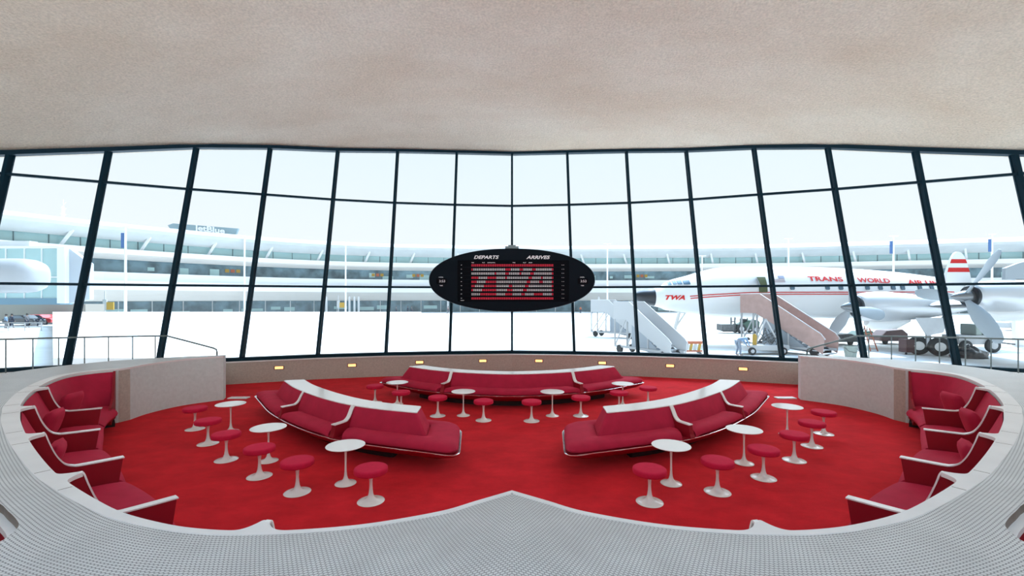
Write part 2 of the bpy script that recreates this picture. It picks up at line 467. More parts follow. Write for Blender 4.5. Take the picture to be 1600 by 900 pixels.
def ring_side(s, nm):
    inner = cin + cinF; outer = cou + couF
    # resample outwards in NV steps, starting after the smooth strip
    NV = 18
    arc = [0]
    for a, b in zip(inner, inner[1:]): arc.append(arc[-1] + math.dist(a, b))
    Vt = []; UV = []; Ft = []
    rows = []
    for i, (a, b) in enumerate(zip(inner, outer)):
        A = Vector(a); B = Vector(b); d = B - A; Ln = d.length; w_ = strip_w(arc[i]) if i < len(cin) else .03
        row = []
        for j in range(NV + 1):
            q = w_ + (Ln - w_) * j / NV; p = A + d * (q / Ln)
            Vt.append((-s * p.x, p.y, ZP)); row.append(len(Vt) - 1)
            UV.append((arc[i], q))
        rows.append(row)
    for i in range(len(rows) - 1):
        for j in range(NV): Ft.append((rows[i][j], rows[i + 1][j], rows[i + 1][j + 1], rows[i][j + 1]))
    nt_ = len(Vt)
    # body below: inner face, outer face, end; same plan, from the floor to the top
    body_in = [(-s * a[0], a[1]) for a in inner]; body_out = [(-s * a[0], a[1]) for a in outer]
    b0 = len(Vt)
    for i in range(len(inner)):
        w_ = strip_w(arc[i]) if i < len(cin) else .03
        A = Vector(inner[i]); B = Vector(outer[i]); p = A + (B - A).normalized() * w_
        for (q, z) in ((p, ZP), (A, ZP - .02), (A, 0), (B, 0), (B, ZP)):
            Vt.append((-s * q.x, q.y, z)); UV.append((arc[i], z))
    fm = [0] * len(Ft)
    for i in range(len(inner) - 1):
        a = b0 + i * 5; b = b0 + (i + 1) * 5
        for k in range(4):
            Ft.append((a + k, b + k, b + k + 1, a + k + 1)); fm.append(2 if i == len(cin) - 1 and k == 1 else 1)  # end return gets the darker taupe to stand in for its shade
    for e in (b0, b0 + (len(inner) - 1) * 5):
        Ft.append(tuple(e + k for k in range(5))); fm.append(1)
    o = mesh(nm, Vt, Ft, None, uv=UV, mats=[M_tile, M_face, M_wallb], fmat=fm, recalc=False)
    tag(o, kind='structure')
    # weld, then cut the recess of the outward facing bench
    bm = bmesh.new(); bm.from_mesh(o.data); bmesh.ops.remove_doubles(bm, verts=bm.verts, dist=.0005)
    bmesh.ops.recalc_face_normals(bm, faces=bm.faces)
    bm.to_mesh(o.data); bm.free()
    poly = notch_poly()
    cut = MB(); cut.prism([(-s * x, y) for (x, y) in poly], lambda p: (p[0], p[1], .40), lambda p: (p[0], p[1], 1.5))
    co = cut.build('cut', M_bronze)
    co.data.materials.clear(); co.data.materials.append(M_bronze)
    md = o.modifiers.new('b', 'BOOLEAN'); md.operation = 'DIFFERENCE'; md.object = co; md.solver = 'EXACT'; md.material_mode = 'TRANSFER'
    bpy.context.view_layer.update(); dg = bpy.context.evaluated_depsgraph_get()
    me = bpy.data.meshes.new_from_object(o.evaluated_get(dg)); o.modifiers.clear()
    old = o.data; o.data = me; bpy.data.meshes.remove(old); bpy.data.objects.remove(co)
    return o

def notch_poly():
    base = [(-4.0, 3.02), (-3.6, 3.08), (-3.36, 2.975), (-3.14, 2.86)]
    c = [(-3.14, 2.86), (-3.055, 2.78), (-3.0, 2.66), (-2.93, 2.48)]
    pts = [(-3.95, 3.12), (-3.62, 3.13), (-3.36, 2.99), (-3.17, 2.87), (-3.075, 2.79), (-3.02, 2.69), (-3.0, 2.6), (-3.1, 2.45), (-3.4, 2.33), (-3.75, 2.5)]
    return catmull(pts, 4) + [(-3.95, 3.12)][:0]

ring_side(-1, 'wall_left'); ring_side(1, 'wall_right')

LUGS = [5.95 * 0, 0]
lug_xy = [(-7.92, 9.02), (-7.46, 7.16), (-6.33, 5.92), (-4.97, 4.70), (-3.52, 3.66), (-1.57, 2.84)]
lug_t = [RP.near(q) for q in lug_xy]
lug_t[0] = RP.L - .06
NLUG = .13

def inward(t):
    d = RP.tan(t); n = Vector((d.y, -d.x))
    # inward = towards the pit centre
    c = Vector((-3.8, 6.8)) - RP.at(t)
    return n if n.dot(c) > 0 else -n

# ---- smooth plaster strip with lugs, one per side, as trim
def strip(s, nm):
    ts = set([RP.L * i / 260 for i in range(261)])
    for lt in lug_t[1:]:
        for q in range(-24, 25): ts.add(lt + q * .0125)
    ts = sorted(t for t in ts if 0 <= t <= RP.L)
    def lugn(t):
        v = 0
        for lt in lug_t[1:]:
            d = t - lt
            if abs(d) < .022: v = max(v, NLUG)
            elif 0 < d < .17: v = max(v, NLUG * (1 - (d - .022) / .148) ** 3.2)
            elif -.22 < d < 0: v = max(v, NLUG * (1 - (-d - .022) / .198) ** 3.0)
        return v
    rings = []
    for t in ts:
        p = RP.at(t); n = inward(t)
        q0 = p + n * lugn(t); q1 = p - n * (strip_w(t) + .004)
        if t < .05: q1 = Vector((0, q1.y)) if q1.x > 0 else q1
        r = [(q0, ZP - .028), (q0, ZP + .006), (q1, ZP + .006), (q1, ZP - .012)]
        rings.append([(-s * min(0, q.x), q.y, z) for (q, z) in r])
    b = MB(); b.rings(rings, True)
    # end part along the plain block
    PF = Path([(PIN[-1][0], PIN[-1][1])] + [tuple(x) for x in cinF]); rings = []
    for i in range(0, 41):
        t = PF.L * i / 40; p = PF.at(t); d = PF.tan(t); n = Vector((-d.y, d.x)); 
        if n.x > 0: n = -n
        r = [(p - n * .008, ZP - .03), (p - n * .008, ZP + .006), (p + n * .035, ZP + .006), (p + n * .035, ZP - .012)]
        rings.append([(-s * q.x, q.y, z) for (q, z) in r])
    b.rings(rings, True)
    o = b.build(nm, M_trim); tag(o, kind='structure')
    # thin joints across the strip
    j = MB()
    for lt in lug_t[1:5]:
        for dd in (.27, -.33):
            t = lt + dd; p = RP.at(t); n = inward(t)
            a = p - n * .01; c = p - n * strip_w(t)
            j.beam((-s * a.x, a.y, ZP + .0045), (-s * c.x, c.y, ZP + .0045), .005, .006)
    tag(j.build('strip_joint', M_bronze, o))
strip(-1, 'trim_31'); strip(1, 'trim_32')

# rim of the outward bench recess
for s, nm in ((-1, 'trim_33'), (1, 'trim_34')):
    P = notch_poly(); n_ = len(P); b = MB(); rings = []
    for i, p in enumerate(P):
        a = Vector(P[i - 1]); c = Vector(P[(i + 1) % n_]); d = (c - a).normalized(); nrm_ = Vector((-d.y, d.x))
        cen = Vector((-3.45, 2.75)); 
        if nrm_.dot(cen - Vector(p)) < 0: nrm_ = -nrm_
        p = Vector(p); q = p + nrm_ * .05
        rings.append([(-s * v.x, v.y, z) for (v, z) in ((p - nrm_ * .004, ZP - .10), (p - nrm_ * .004, ZP - .06), (q, ZP - .06), (q, ZP - .10))])
    rings.append(rings[0]); b.rings(rings, False); tag(b.build(nm, M_trim), kind='structure')

# upper floor around the rings
for s, nm in ((-1, 'floor_upper_left'), (1, 'floor_upper_right')):
    O = cou + couF; V = []; Fc = []
    for (x, y) in O:
        p = Vector((x, y)); d = p - Vector((-3.5, 6.5)); q = p + d.normalized() * 16
        q.x = max(-20, min(0, q.x)); q.y = max(-14, q.y)
        if q.y > 2: 
            # stay inside the glass
            f = 1.0
            while f > 0 and (p + (q - p) * f).y > win_y((p + (q - p) * f).x) - .26: f -= .01
            q = p + (q - p) * max(f, 0)
        V += [(-s * p.x, p.y, .45), (-s * q.x, q.y, .45), (-s * q.x, q.y, .02), (-s * p.x, p.y, .02)]
    for i in range(len(O) - 1):
        a = i * 4; b_ = a + 4
        Fc.append((a, a + 1, b_ + 1, b_)); Fc.append((a + 1, a + 2, b_ + 2, b_ + 1))
    Fc.append(tuple(len(V) - 4 + k for k in range(4)))
    o = mesh(nm, V, Fc, M_trim, recalc=True); tag(o, kind='structure')

# low pale steps at the pit entrance, at each end of the block
for s, nm in ((-1, 'left'), (1, 'right')):
    b = MB(); b.box(min(s * 6.62, s * 7.1), max(s * 6.62, s * 7.1), 11.16, 11.34, 0, .03)
    o = b.build('stone_threshold', M_trim, loc=(s * 6.9, 11.3, 0)); bevel(o, .008)
    tag(o, 'thin pale stone threshold on the red carpet at the end of the %s parapet' % nm, 'threshold')

# ================================================================== BUILT-IN SOFAS
def pt(s, t, n, z, dt=0):
    p = RP.at(t); i = inward(t); d = RP.tan(t)
    q = p + i * n + d * dt
    return (-s * q.x, q.y, z)

PANEL = [(0.0, 1.05), (.13, 1.05), (.165, .955), (.20, .86), (.235, .77), (.275, .705), (.33, .668), (.40, .655), (.76, .645), (.735, .47), (.71, .30), (.60, .14), (0.0, .10)]
CAPLINE = [(.10, 1.084), (.135, 1.084), (.165, .985), (.205, .865), (.245, .778), (.29, .715), (.345, .684), (.42, .672), (.772, .662)]
ENDP = [(0.0, 1.05), (.05, 1.05), (.14, .85), (.26, .66), (.40, .56), (.62, .50), (.80, .46), (.82, .40), (.74, .30), (.55, .20), (.2, .12), (0, .1)]

def built_in(s, side):
    base = pt(s, RP.L * .55, .3, 0)
    root = empty('built_in_sofa', base, 'long curved red sofa of five seats built into the inside of the %s parapet' % side, 'sofa', 'curved built-in sofas along the parapets')
    HT = .033
    # dividing arm panels
    for k, lt in enumerate(lug_t):
        tip = [None, (-6.93, 7.57), (-5.82, 6.35), (-4.55, 5.22), (-3.11, 4.19), (-1.42, 3.55)][k]
        p0 = RP.at(lt)
        if tip: d = (Vector(tip) - p0).normalized()
        else: d = Vector((.60, -.80)).normalized()
        x = Vector((-d.y, d.x))
        prof = PANEL if k else ENDP
        def m2(q, off): 
            v = p0 + d * q[0] + x * off; return (-s * v.x, v.y, q[1])
        def hw(nq): f = max(0, min(1, (nq - .18) / .27)); f = f * f * (3 - 2 * f); return .013 + .024 * f
        if not k: hw = lambda nq: .018
        b = MB(); b.prism(prof, lambda q: m2(q, -hw(q[0])), lambda q: m2(q, hw(q[0])))
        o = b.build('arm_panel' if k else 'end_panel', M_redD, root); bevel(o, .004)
        if k:
            rings = []
            cl = catmull(CAPLINE, 5)
            for i, q in enumerate(cl):
                a = Vector(cl[max(i - 1, 0)]); c = Vector(cl[min(i + 1, len(cl) - 1)]); tg = (c - a).normalized(); nr = Vector((-tg.y, tg.x))
                if nr.y < 0 and nr.x < 0: nr = -nr
                if nr.y < 0: nr = -nr
                lo = Vector(q) - nr * .012
                cw = hw(q[0]) + .005
                rings.append([m2((lo.x, lo.y), -cw), m2((q[0], q[1]), -cw), m2((q[0], q[1]), cw), m2((lo.x, lo.y), cw)])
            c = MB(); c.rings(rings, True); c.build('armrest_cap', M_white, o)
    # each seat: backrest, seat cushion, plinth
    for k in range(5):
        t1 = lug_t[k] - HT - .012; t0 = lug_t[k + 1] + HT + .012
        n = 22
        if k == 0: t1 = lug_t[0] - .02
        # backrest, reclining, following the recess
        prof = [(.008, 1.03), (.015, 1.035), (.035, 1.0), (.10, .83), (.18, .64), (.26, .47), (.26, .40), (.008, .40)]
        rings = []
        for i in range(n + 1):
            t = t0 + (t1 - t0) * i / n; e = min(i, n - i) / n
            bulge = .015 * min(1, e * 6)
            rings.append([pt(s, t, q[0] + (bulge if 3 <= j <= 5 else 0), q[1]) for j, q in enumerate(prof)])
        b = MB(); b.rings(rings, True); o = b.build('backrest', M_red, root, smooth=50)
        # seat; arms are not parallel to the local normal, so blend the direction between the neighbours
        nf = .80
        prof = [(.27, .395), (.30, .43), (.45, .435), (.62, .425), (.74, .41), (nf - .02, .375), (nf, .335), (nf - .01, .29), (nf - .05, .275), (.27, .275)]
        def tipdir(kk):
            tip = [None, (-6.93, 7.57), (-5.82, 6.35), (-4.55, 5.22), (-3.11, 4.19), (-1.42, 3.55)][kk]
            p = RP.at(lug_t[kk])
            return (Vector(tip) - p).normalized() if tip else Vector((.62, -.78)).normalized()
        dA = tipdir(k + 1); dB = tipdir(k)
        rings = []
        for i in range(n + 1):
            f = i / n; t = t0 + (t1 - t0) * f; p = RP.at(t)
            di = inward(t)
            wA = max(0, 1 - f * 3); wB = max(0, 1 - (1 - f) * 3)
            d = (di * (1 - wA) * (1 - wB) + dA * wA + dB * wB).normalized()
            e = min(i, n - i)
            zr = -.025 if e == 0 else (-.008 if e == 1 else 0)
            ring = []
            for j, q in enumerate(prof):
                v = p + d * (q[0] + (.0, .03, .05, .07, .12)[k] * math.sin(PI * f) * max(0, min(1, (q[0] - .4) / .3))); ring.append((-s * v.x, v.y, q[1] + (zr if j in (1, 2, 3, 4, 5) else 0)))
            rings.append(ring)
        b = MB(); b.rings(rings, True); b.build('seat', M_red, root, smooth=50)
        prof = [(.02, .06), (.02, .272), (.77, .272), (.74, .22), (.60, .15), (.42, .06)]
        rings = []
        for i in range(n + 1):
            f = i / n; t = t0 + (t1 - t0) * f; p = RP.at(t); di = inward(t)
            wA = max(0, 1 - f * 3); wB = max(0, 1 - (1 - f) * 3)
            d = (di * (1 - wA) * (1 - wB) + dA * wA + dB * wB).normalized()
            rings.append([(-s * (p + d * (q[0] + (.0, .02, .04, .06, .07)[k] * math.sin(PI * f) * (q[0] > .5))).x, (p + d * (q[0] + (.0, .02, .04, .06, .07)[k] * math.sin(PI * f) * (q[0] > .5))).y, q[1]) for q in prof])
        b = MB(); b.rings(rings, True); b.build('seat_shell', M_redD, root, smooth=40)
    # recessed plinth
    rings = []
    for i in range(121):
        t = lug_t[5] + (lug_t[0] - lug_t[5]) * i / 120
        rings.append([pt(s, t, a, z) for (a, z) in ((.005, 0), (.005, .08), (.34, .08), (.34, 0))])
    b = MB(); b.rings(rings, True); b.build('plinth', M_dark, root)
    return root
built_in(-1, 'left'); built_in(1, 'right')

# outward facing bench in the notch at the frame's edges
for s, side in ((-1, 'left'), (1, 'right')):
    root = empty('outer_sofa', (s * 3.5, 2.8, .45), 'dark red sofa corner sunk in the outer edge of the %s parapet' % side, 'sofa', 'outward facing sofas beyond the parapets')
    P = notch_poly(); cen = Vector((-3.45, 2.75))
    b = MB(); rings = []
    for (f, z) in ((.90, .98), (.86, .96), (.62, .72), (.60, .60)):
        rings.append([(-s * (cen + (Vector(p) - cen) * f).x, (cen + (Vector(p) - cen) * f).y, z) for p in P])
    for (f, z) in ((.91, .46), ): rings.append([(-s * (cen + (Vector(p) - cen) * f).x, (cen + (Vector(p) - cen) * f).y, z) for p in P])
    b.rings(rings + [rings[0]], False); b.build('backrest', M_redD, root, smooth=40)
    b = MB(); rings = []
    for (f, z) in ((.60, .47), (.60, .58), (.5, .62), (.2, .63)):
        rings.append([(-s * (cen + (Vector(p) - cen) * f).x, (cen + (Vector(p) - cen) * f).y, z) for p in P])
    b.rings(rings, True); b.build('seat', M_red, root, smooth=40)

# throw pillows
def pillow_geo(w_=.48, h_=.44, th=.16):
    N_ = 12; V = []; Fc = []
    for side in (1, -1):
        for i in range(N_ + 1):
            for j in range(N_ + 1):
                u = -1 + 2 * i / N_; v = -1 + 2 * j / N_
                k = max(0, (1 - u ** 4) * (1 - v ** 4)) ** .5
                px = u * w_ / 2 * (1 - .06 * v * v * 1); pz = v * h_ / 2 * (1 - .06 * u * u)
                V.append((px, side * th / 2 * k, pz))
    n1 = (N_ + 1) ** 2
    for side in range(2):
        for i in range(N_):
            for j in range(N_):
                a = side * n1 + i * (N_ + 1) + j; Fc.append((a, a + 1, a + N_ + 2, a + N_ + 1))
    return V, Fc
pV, pF = pillow_geo()
def pillow(s, lug, dt, n, z, yaw, lean, label):
    t = lug_t[lug] + dt
    p = pt(s, t, n, z); i = inward(t)
    o = mesh('throw_pillow', pV, pF, M_red, smooth='all', world=False)
    bm = bmesh.new(); bm.from_mesh(o.data); bmesh.ops.remove_doubles(bm, verts=bm.verts, dist=.0004); bmesh.ops.recalc_face_normals(bm, faces=bm.faces); bm.to_mesh(o.data); bm.free()
    face = Vector((-s * i.x, i.y)); a = math.atan2(face.y, face.x) + PI / 2
    o.location = p; o.rotation_euler = (lean, 0, a + yaw * s)
    tag(o, label, 'pillow', 'throw pillows on the built-in sofas')
for s, side in ((-1, 'left'), (1, 'right')):
    pillow(s, 1, .52, .30, .68, .35, .30, 'red square pillow in the far corner seat of the %s built-in sofa' % side)
    pillow(s, 2, .82, .26, .66, .25, .30, 'bright red pillow on the second seat from the far end of the %s built-in sofa' % side)
    pillow(s, 3, .60, .24, .63, .2, .30, 'red pillow half hidden behind an arm, middle seat of the %s built-in sofa' % side)

# ================================================================== ISLAND SOFAS
def island(nm_label, C, arms_front, arms_back, sgn=1, zt=.74, ends=(.70, .70)):
    """C: centre line points of the white top; arms: arc lengths; 'front' is the +b side"""
    P = Path(catmull(C, 10)); L_ = P.L
    def mp(a, b, z):
        u_ = (a - L_ / 2) / (L_ / 2); a = a + .38 * b * math.copysign(max(0, min(1.2, (abs(u_) - .55) / .45)), u_)
        p = P.at(a); d = P.tan(a, .25); n = Vector((-d.y, d.x)) * sgn
        q = p + n * b; return (q.x, q.y, z)
    mid = P.at(L_ / 2)
    root = empty('island_sofa', (mid.x, mid.y, 0), nm_label, 'sofa', 'double-sided island sofas')
    NS = 40; NE = 10; NC = 8
    def outline(e, r, rho, _o=None):
        """loop of (a,b), same count for every call"""
        out = []
        k_ = max(0, (e - .2) / .46); x0 = -e - k_ * (ends[0] - .66); x1 = L_ + e + k_ * (ends[1] - .66)
        def arc(cx, cy, a0):
            return [(cx + rho * math.cos(a0 + PI / 2 * k / NC), cy + rho * math.sin(a0 + PI / 2 * k / NC)) for k in range(NC + 1)]
        out += [(x0 + rho + (x1 - x0 - 2 * rho) * k / NS, -r) for k in range(1, NS)]
        out += arc(x1 - rho, -r + rho, -PI / 2)
        out += [(x1, -r + rho + (2 * r - 2 * rho) * k / NE) for k in range(1, NE)]
        out += arc(x1 - rho, r - rho, 0)
        out += [(x1 - rho - (x1 - x0 - 2 * rho) * k / NS, r) for k in range(1, NS)]
        out += arc(x0 + rho, r - rho, PI / 2)
        out += [(x0, r - rho - (2 * r - 2 * rho) * k / NE) for k in range(1, NE)]
        out += arc(x0 + rho, -r + rho, PI)
        return out
    def loop(e, r, rho, z): return [mp(a, b, z) for (a, b) in outline(e, r, rho)]
    # core
    b = MB(); b.rings([loop(.20, .31, .06, .36), loop(.19, .30, .06, .45), loop(.05, .20, .05, .71), loop(.03, .18, .04, zt - .012)], True)
    b.build('backrest', M_red, root, smooth=35)
    b = MB(); b.rings([loop(.035, .185, .03, zt - .012), loop(.04, .19, .03, zt - .004), loop(.035, .185, .03, zt + .006)], True)
    b.build('table_top', M_white, root, smooth=30)
    # hull
    E = .66; R = .62
    b = MB(); b.rings([loop(.0, .22, .08, .12), loop(.25, .38, .12, .15), loop(.47, .53, .17, .205), loop(E - .02, R - .02, .2, .265), loop(E, R, .2, .295), loop(E, R, .2, .31), loop(E - .05, R - .05, .18, .315)], True)
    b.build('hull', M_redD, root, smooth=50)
    b = MB(); b.rings([loop(E + .002, R + .002, .2, .300), loop(E + .010, R + .010, .2, .303), loop(E + .010, R + .010, .2, .312), loop(E + .002, R + .002, .2, .317), loop(E - .02, R - .02, .2, .314)], False)
    b.build('trim_band', M_chrome, root, smooth=50)
    b = MB(); b.rings([loop(-.35, .2, .05, 0), loop(-.35, .2, .05, .11)], True); b.build('plinth', M_dark, root)
    # cushions: cross-section between the core outline and the outer outline
    o_in = outline(.19, .29, .06); n_ = len(o_in)
    secs = [(0, 0, .40), (.08, .02, .437), (.3, .3, .447), (.6, .6, .442), (.80, .84, .428), (.93, .95, .400), (.985, 1.0, .362), (.965, .98, .334), (.90, .93, .322), (0, 0, .322)]
    outs = outline(E - .01, R - .01, .2)
    arms = []
    for (side, lst) in ((1, arms_front), (-1, arms_back)):
        for a in lst: arms.append((side, a))
    # split the index loop at the arms
    def cushion(idx):
        rings = []
        for m_, i in enumerate(idx):
            i %= n_
            e = min(m_, len(idx) - 1 - m_); ring = []
            for (f, _, z) in secs:
                a = o_in[i][0] + (outs[i][0] - o_in[i][0]) * f; bb = o_in[i][1] + (outs[i][1] - o_in[i][1]) * f
                zz = z - (.03 if e == 0 and z > .31 else 0) * (1 if z > .33 else 0)
                ring.append(mp(a, bb, zz))
            rings.append(ring)
        b = MB(); b.rings(rings, True); b.build('seat_cushion', M_red, root, smooth=50)
    GAP = .045
    def idxs(test): return [i for i in range(n_) if test(i)]
    mids = {}
    def mida(i): return (o_in[i][0] + outs[i][0]) / 2
    fa = sorted(arms_front); ba = sorted(arms_back)
    front_mid = [i for i in range(n_) if o_in[i][1] > .28 and fa[0] + GAP < mida(i) < fa[-1] - GAP]
    back_mid = [i for i in range(n_) if o_in[i][1] < -.28 and ba[0] + GAP < mida(i) < ba[-1] - GAP]
    hi_end = [i for i in range(n_) if (o_in[i][1] > 0 and mida(i) >= fa[-1] + GAP) or (o_in[i][1] <= 0 and mida(i) >= ba[-1] + GAP)]
    lo_end = [i for i in range(n_) if (o_in[i][1] > 0 and mida(i) <= fa[0] - GAP) or (o_in[i][1] <= 0 and mida(i) <= ba[0] - GAP)]
    # lo_end wraps through index 0: rotate
    k0 = next(i for i in range(len(lo_end)) if i == len(lo_end) - 1 or lo_end[i + 1] - lo_end[i] > 1)
    lo_end = lo_end[k0 + 1:] + lo_end[:k0 + 1]
    for idx in (front_mid, back_mid, hi_end, lo_end): cushion(idx)
    # arms
    prof = [(.17, .73), (.195, .725), (.225, .68), (.255, .62), (.285, .565), (.325, .53), (.37, .518), (.575, .51), (.585, .45), (.605, .37), (.63, .325), (.61, .30), (.3, .30)]
    cap = [(.165, .747), (.198, .741), (.235, .688), (.265, .628), (.295, .577), (.335, .543), (.38, .530), (.585, .523)]
    for (side, a) in arms:
        def m2(q, off):
            fl_ = 1 + (max(0, .56 - q[1]) * 1.6)
            return mp(a + off * fl_, side * q[0], q[1])
        b = MB(); b.prism(prof, lambda q: m2(q, -.032), lambda q: m2(q, .032)); o = b.build('arm', M_redD, root); bevel(o, .006)
        cl = catmull(cap, 4); rings = []
        for i, q in enumerate(cl):
            aa = Vector(cl[max(i - 1, 0)]); cc = Vector(cl[min(i + 1, len(cl) - 1)]); tg = (cc - aa).normalized(); nr = Vector((-tg.y, tg.x)); nr = nr if nr.y > 0 else -nr
            lo = Vector(q) - nr * .016
            rings.append([m2((lo.x, lo.y), -.036), m2(tuple(q), -.036), m2(tuple(q), .036), m2((lo.x, lo.y), .036)])
        c = MB(); c.rings(rings, True); c.build('armrest_cap', M_white, o)
    return root

CL = [(-4.59, 9.45), (-4.15, 8.88), (-3.72, 8.42), (-3.2, 7.93), (-2.62, 7.48), (-2.05, 7.18), (-1.475, 6.97)]
CL = [(x * 1.024, y * 1.024) for (x, y) in CL]
PL = Path(catmull(CL, 10))
fA = [PL.near((-3.87 * 1.024, 8.3 * 1.024)), PL.near((-2.52 * 1.024, 7.3 * 1.024))]
bA = [PL.near((-3.95, 8.76)), PL.near((-2.62, 7.63))]
island('red double-sided island sofa with white top, left of the three on the carpet', CL, fA, bA, -1, ends=(.84, .76))
CR = [(-x, y) for (x, y) in CL]
island('red double-sided island sofa with white top, right of the three on the carpet', CR, fA, bA, 1, ends=(.84, .76))
CB = [(-2.42, 11.45), (-1.9, 11.05), (-1.2, 10.68), (-.6, 10.5), (0, 10.42), (.6, 10.5), (1.2, 10.68), (1.9, 11.05), (2.42, 11.45)]
CB = [(x * 1.024, y * 1.024) for (x, y) in CB]
PB = Path(catmull(CB, 10))
bf = [PB.near((-1.5, 10.75)), PB.near((1.5, 10.75))]; bb_ = [PB.near((-1.0, 10.8)), PB.near((1.0, 10.8))]
island('long red island sofa with white top at the back, below the flight board', CB, bf, bb_, -1, ends=(.60, .60))

# ================================================================== STOOLS AND TABLES
def make_stool():
    r = empty('tulip_stool', (0, 0, 0))
    MB().lathe([(0, 0), (.160, 0), (.165, .004), (.160, .009), (.13, .013), (.095, .020), (.066, .032), (.043, .056), (.029, .095), (.021, .15), (.018, .20), (.019, .25), (.024, .295), (.036, .328), (.058, .348), (.10, .356), (.10, .36), (0, .36)], n=40).build('pedestal', M_base, r, smooth=60)
    MB().lathe([(0, .350), (.16, .350), (.190, .352), (.200, .360), (.203, .375), (.203, .402), (.200, .414), (.190, .421), (.165, .424), (.08, .426), (0, .427)], n=48).build('seat', M_stool, r, smooth=60)
    return r
def make_table():
    r = empty('tulip_side_table', (0, 0, 0))
    MB().lathe([(0, 0), (.136, 0), (.141, .004), (.137, .009), (.11, .015), (.078, .026), (.05, .044), (.031, .07), (.020, .11), (.0145, .17), (.0125, .26), (.013, .36), (.017, .43), (.026, .475), (.045, .497), (.08, .502), (.08, .504), (0, .504)], n=36).build('pedestal', M_base, r, smooth=60)
    MB().lathe([(0, .502), (.20, .502), (.235, .506), (.252, .513), (.256, .519), (.252, .522), (0, .522)], n=64).build('table_top', M_white, r, smooth=25)
    return r
def dup(root):
    r = root.copy(); COL.objects.link(r)
    for ch in list(root.children):
        c = ch.copy(); COL.objects.link(c); c.parent = r
    return r
ST = [(579.6, 783.3, 'nearest the camera on the left half'),
      (464.7, 769.4, 'left of the nearest left table, second from the front'),
      (405.5, 744.5, 'half in front of the middle left table, third from the front'),
      (353.6, 718.8, 'fourth from the front on the left side'),
      (325, 693.6, 'fifth from the front on the left side'),
      (304.8, 670.8, 'farthest of the left outer row, by the parapet block'),
      (586, 629, 'behind the left island sofa, left of a far table'),
      (626.7, 640.5, 'partly hidden behind the left island sofa top'),
      (684, 650, 'left of the left table before the back sofa'),
      (755.5, 657, 'right of the left table before the back sofa'),
      (830.5, 658, 'left of the right table before the back sofa'),
      (907.5, 650, 'right of the right table before the back sofa'),
      (967.3, 641, 'partly hidden behind the right island sofa top'),
      (1012.6, 632.6, 'behind the right island sofa, right of a far table'),
      (1015, 784.7, 'nearest the camera on the right half'),
      (1121, 769, 'right of the nearest right table, second from the front'),
      (1192.9, 747, 'half in front of the middle right table, third from the front'),
      (1241, 719.6, 'fourth from the front on the right side'),
      (1268.6, 697.5, 'fifth from the front on the right side'),
      (1287, 678, 'farthest of the right outer row, by the parapet block')]
s0 = make_stool()
for i, (px, py, nm) in enumerate(ST):
    o = s0 if i == 0 else dup(s0)
    o.location = wpt(px, py, 0)
    tag(o, 'red tulip stool, ' + nm, 'stool', 'red tulip stools')
TB = [(540, 755.5, 'nearest the camera on the left half'), (419.5, 720.5, 'middle one in front of the left island sofa'),
      (360.5, 674, 'off the far end of the left island sofa'),
      (620.8, 631.5, 'off the left end of the back sofa'), (724, 649.3, 'before the back sofa, left of centre'),
      (863, 649.8, 'before the back sofa, right of centre'), (973, 634, 'off the right end of the back sofa'),
      (1048.6, 755.5, 'nearest the camera on the right half'), (1162.5, 724, 'middle one in front of the right island sofa'),
      (1230, 679, 'off the far end of the right island sofa')]
t0_ = make_table()
for i, (px, py, nm) in enumerate(TB):
    o = t0_ if i == 0 else dup(t0_)
    o.location = wpt(px, py, 0)
    tag(o, 'round white tulip side table, ' + nm, 'table', 'white tulip side tables')

# ================================================================== HANDRAILS
for s, side in ((-1, 'left'), (1, 'right')):
    pts = [(-14.2, 9.4), (-13.2, 10.0), (-12.1, 10.62), (-11.0, 11.1), (-9.9, 11.45), (-8.95, 11.62)]
    root = empty('handrail', (s * 9, 11.6, .45), 'thin grey steel handrail with round posts behind the %s parapet by the window' % side, 'railing')
    z = 1.54
    PR = Path(catmull(pts, 4))
    b = MB(); rail = [(-s * p[0], p[1], z) for p in catmull(pts, 4)]
    rail += [(-s * -8.2, 11.57, 1.36), (-s * -7.68, 11.52, 1.235), (-s * -7.60, 11.515, 1.20), (-s * -7.58, 11.51, 1.13), (-s * -7.58, 11.51, .1)]
    rail = [(x * 1.0, y, z_) for (x, y, z_) in rail]
    b.tube(rail, .021, 10); b.build('top_rail', M_rail, root, smooth=60)
    for px in (243, 207, 170, 132, 92, 51, 9):
        # post at this image column on the rail line
        best = min(range(400), key=lambda i: abs(CX + F * PR.at(PR.L * i / 400).x / PR.at(PR.L * i / 400).y - px))
        q = PR.at(PR.L * best / 400)
        MB().tube([(-s * q.x, q.y, .45), (-s * q.x, q.y, z)], .013, 8).build('post', M_rail, root, smooth=60)

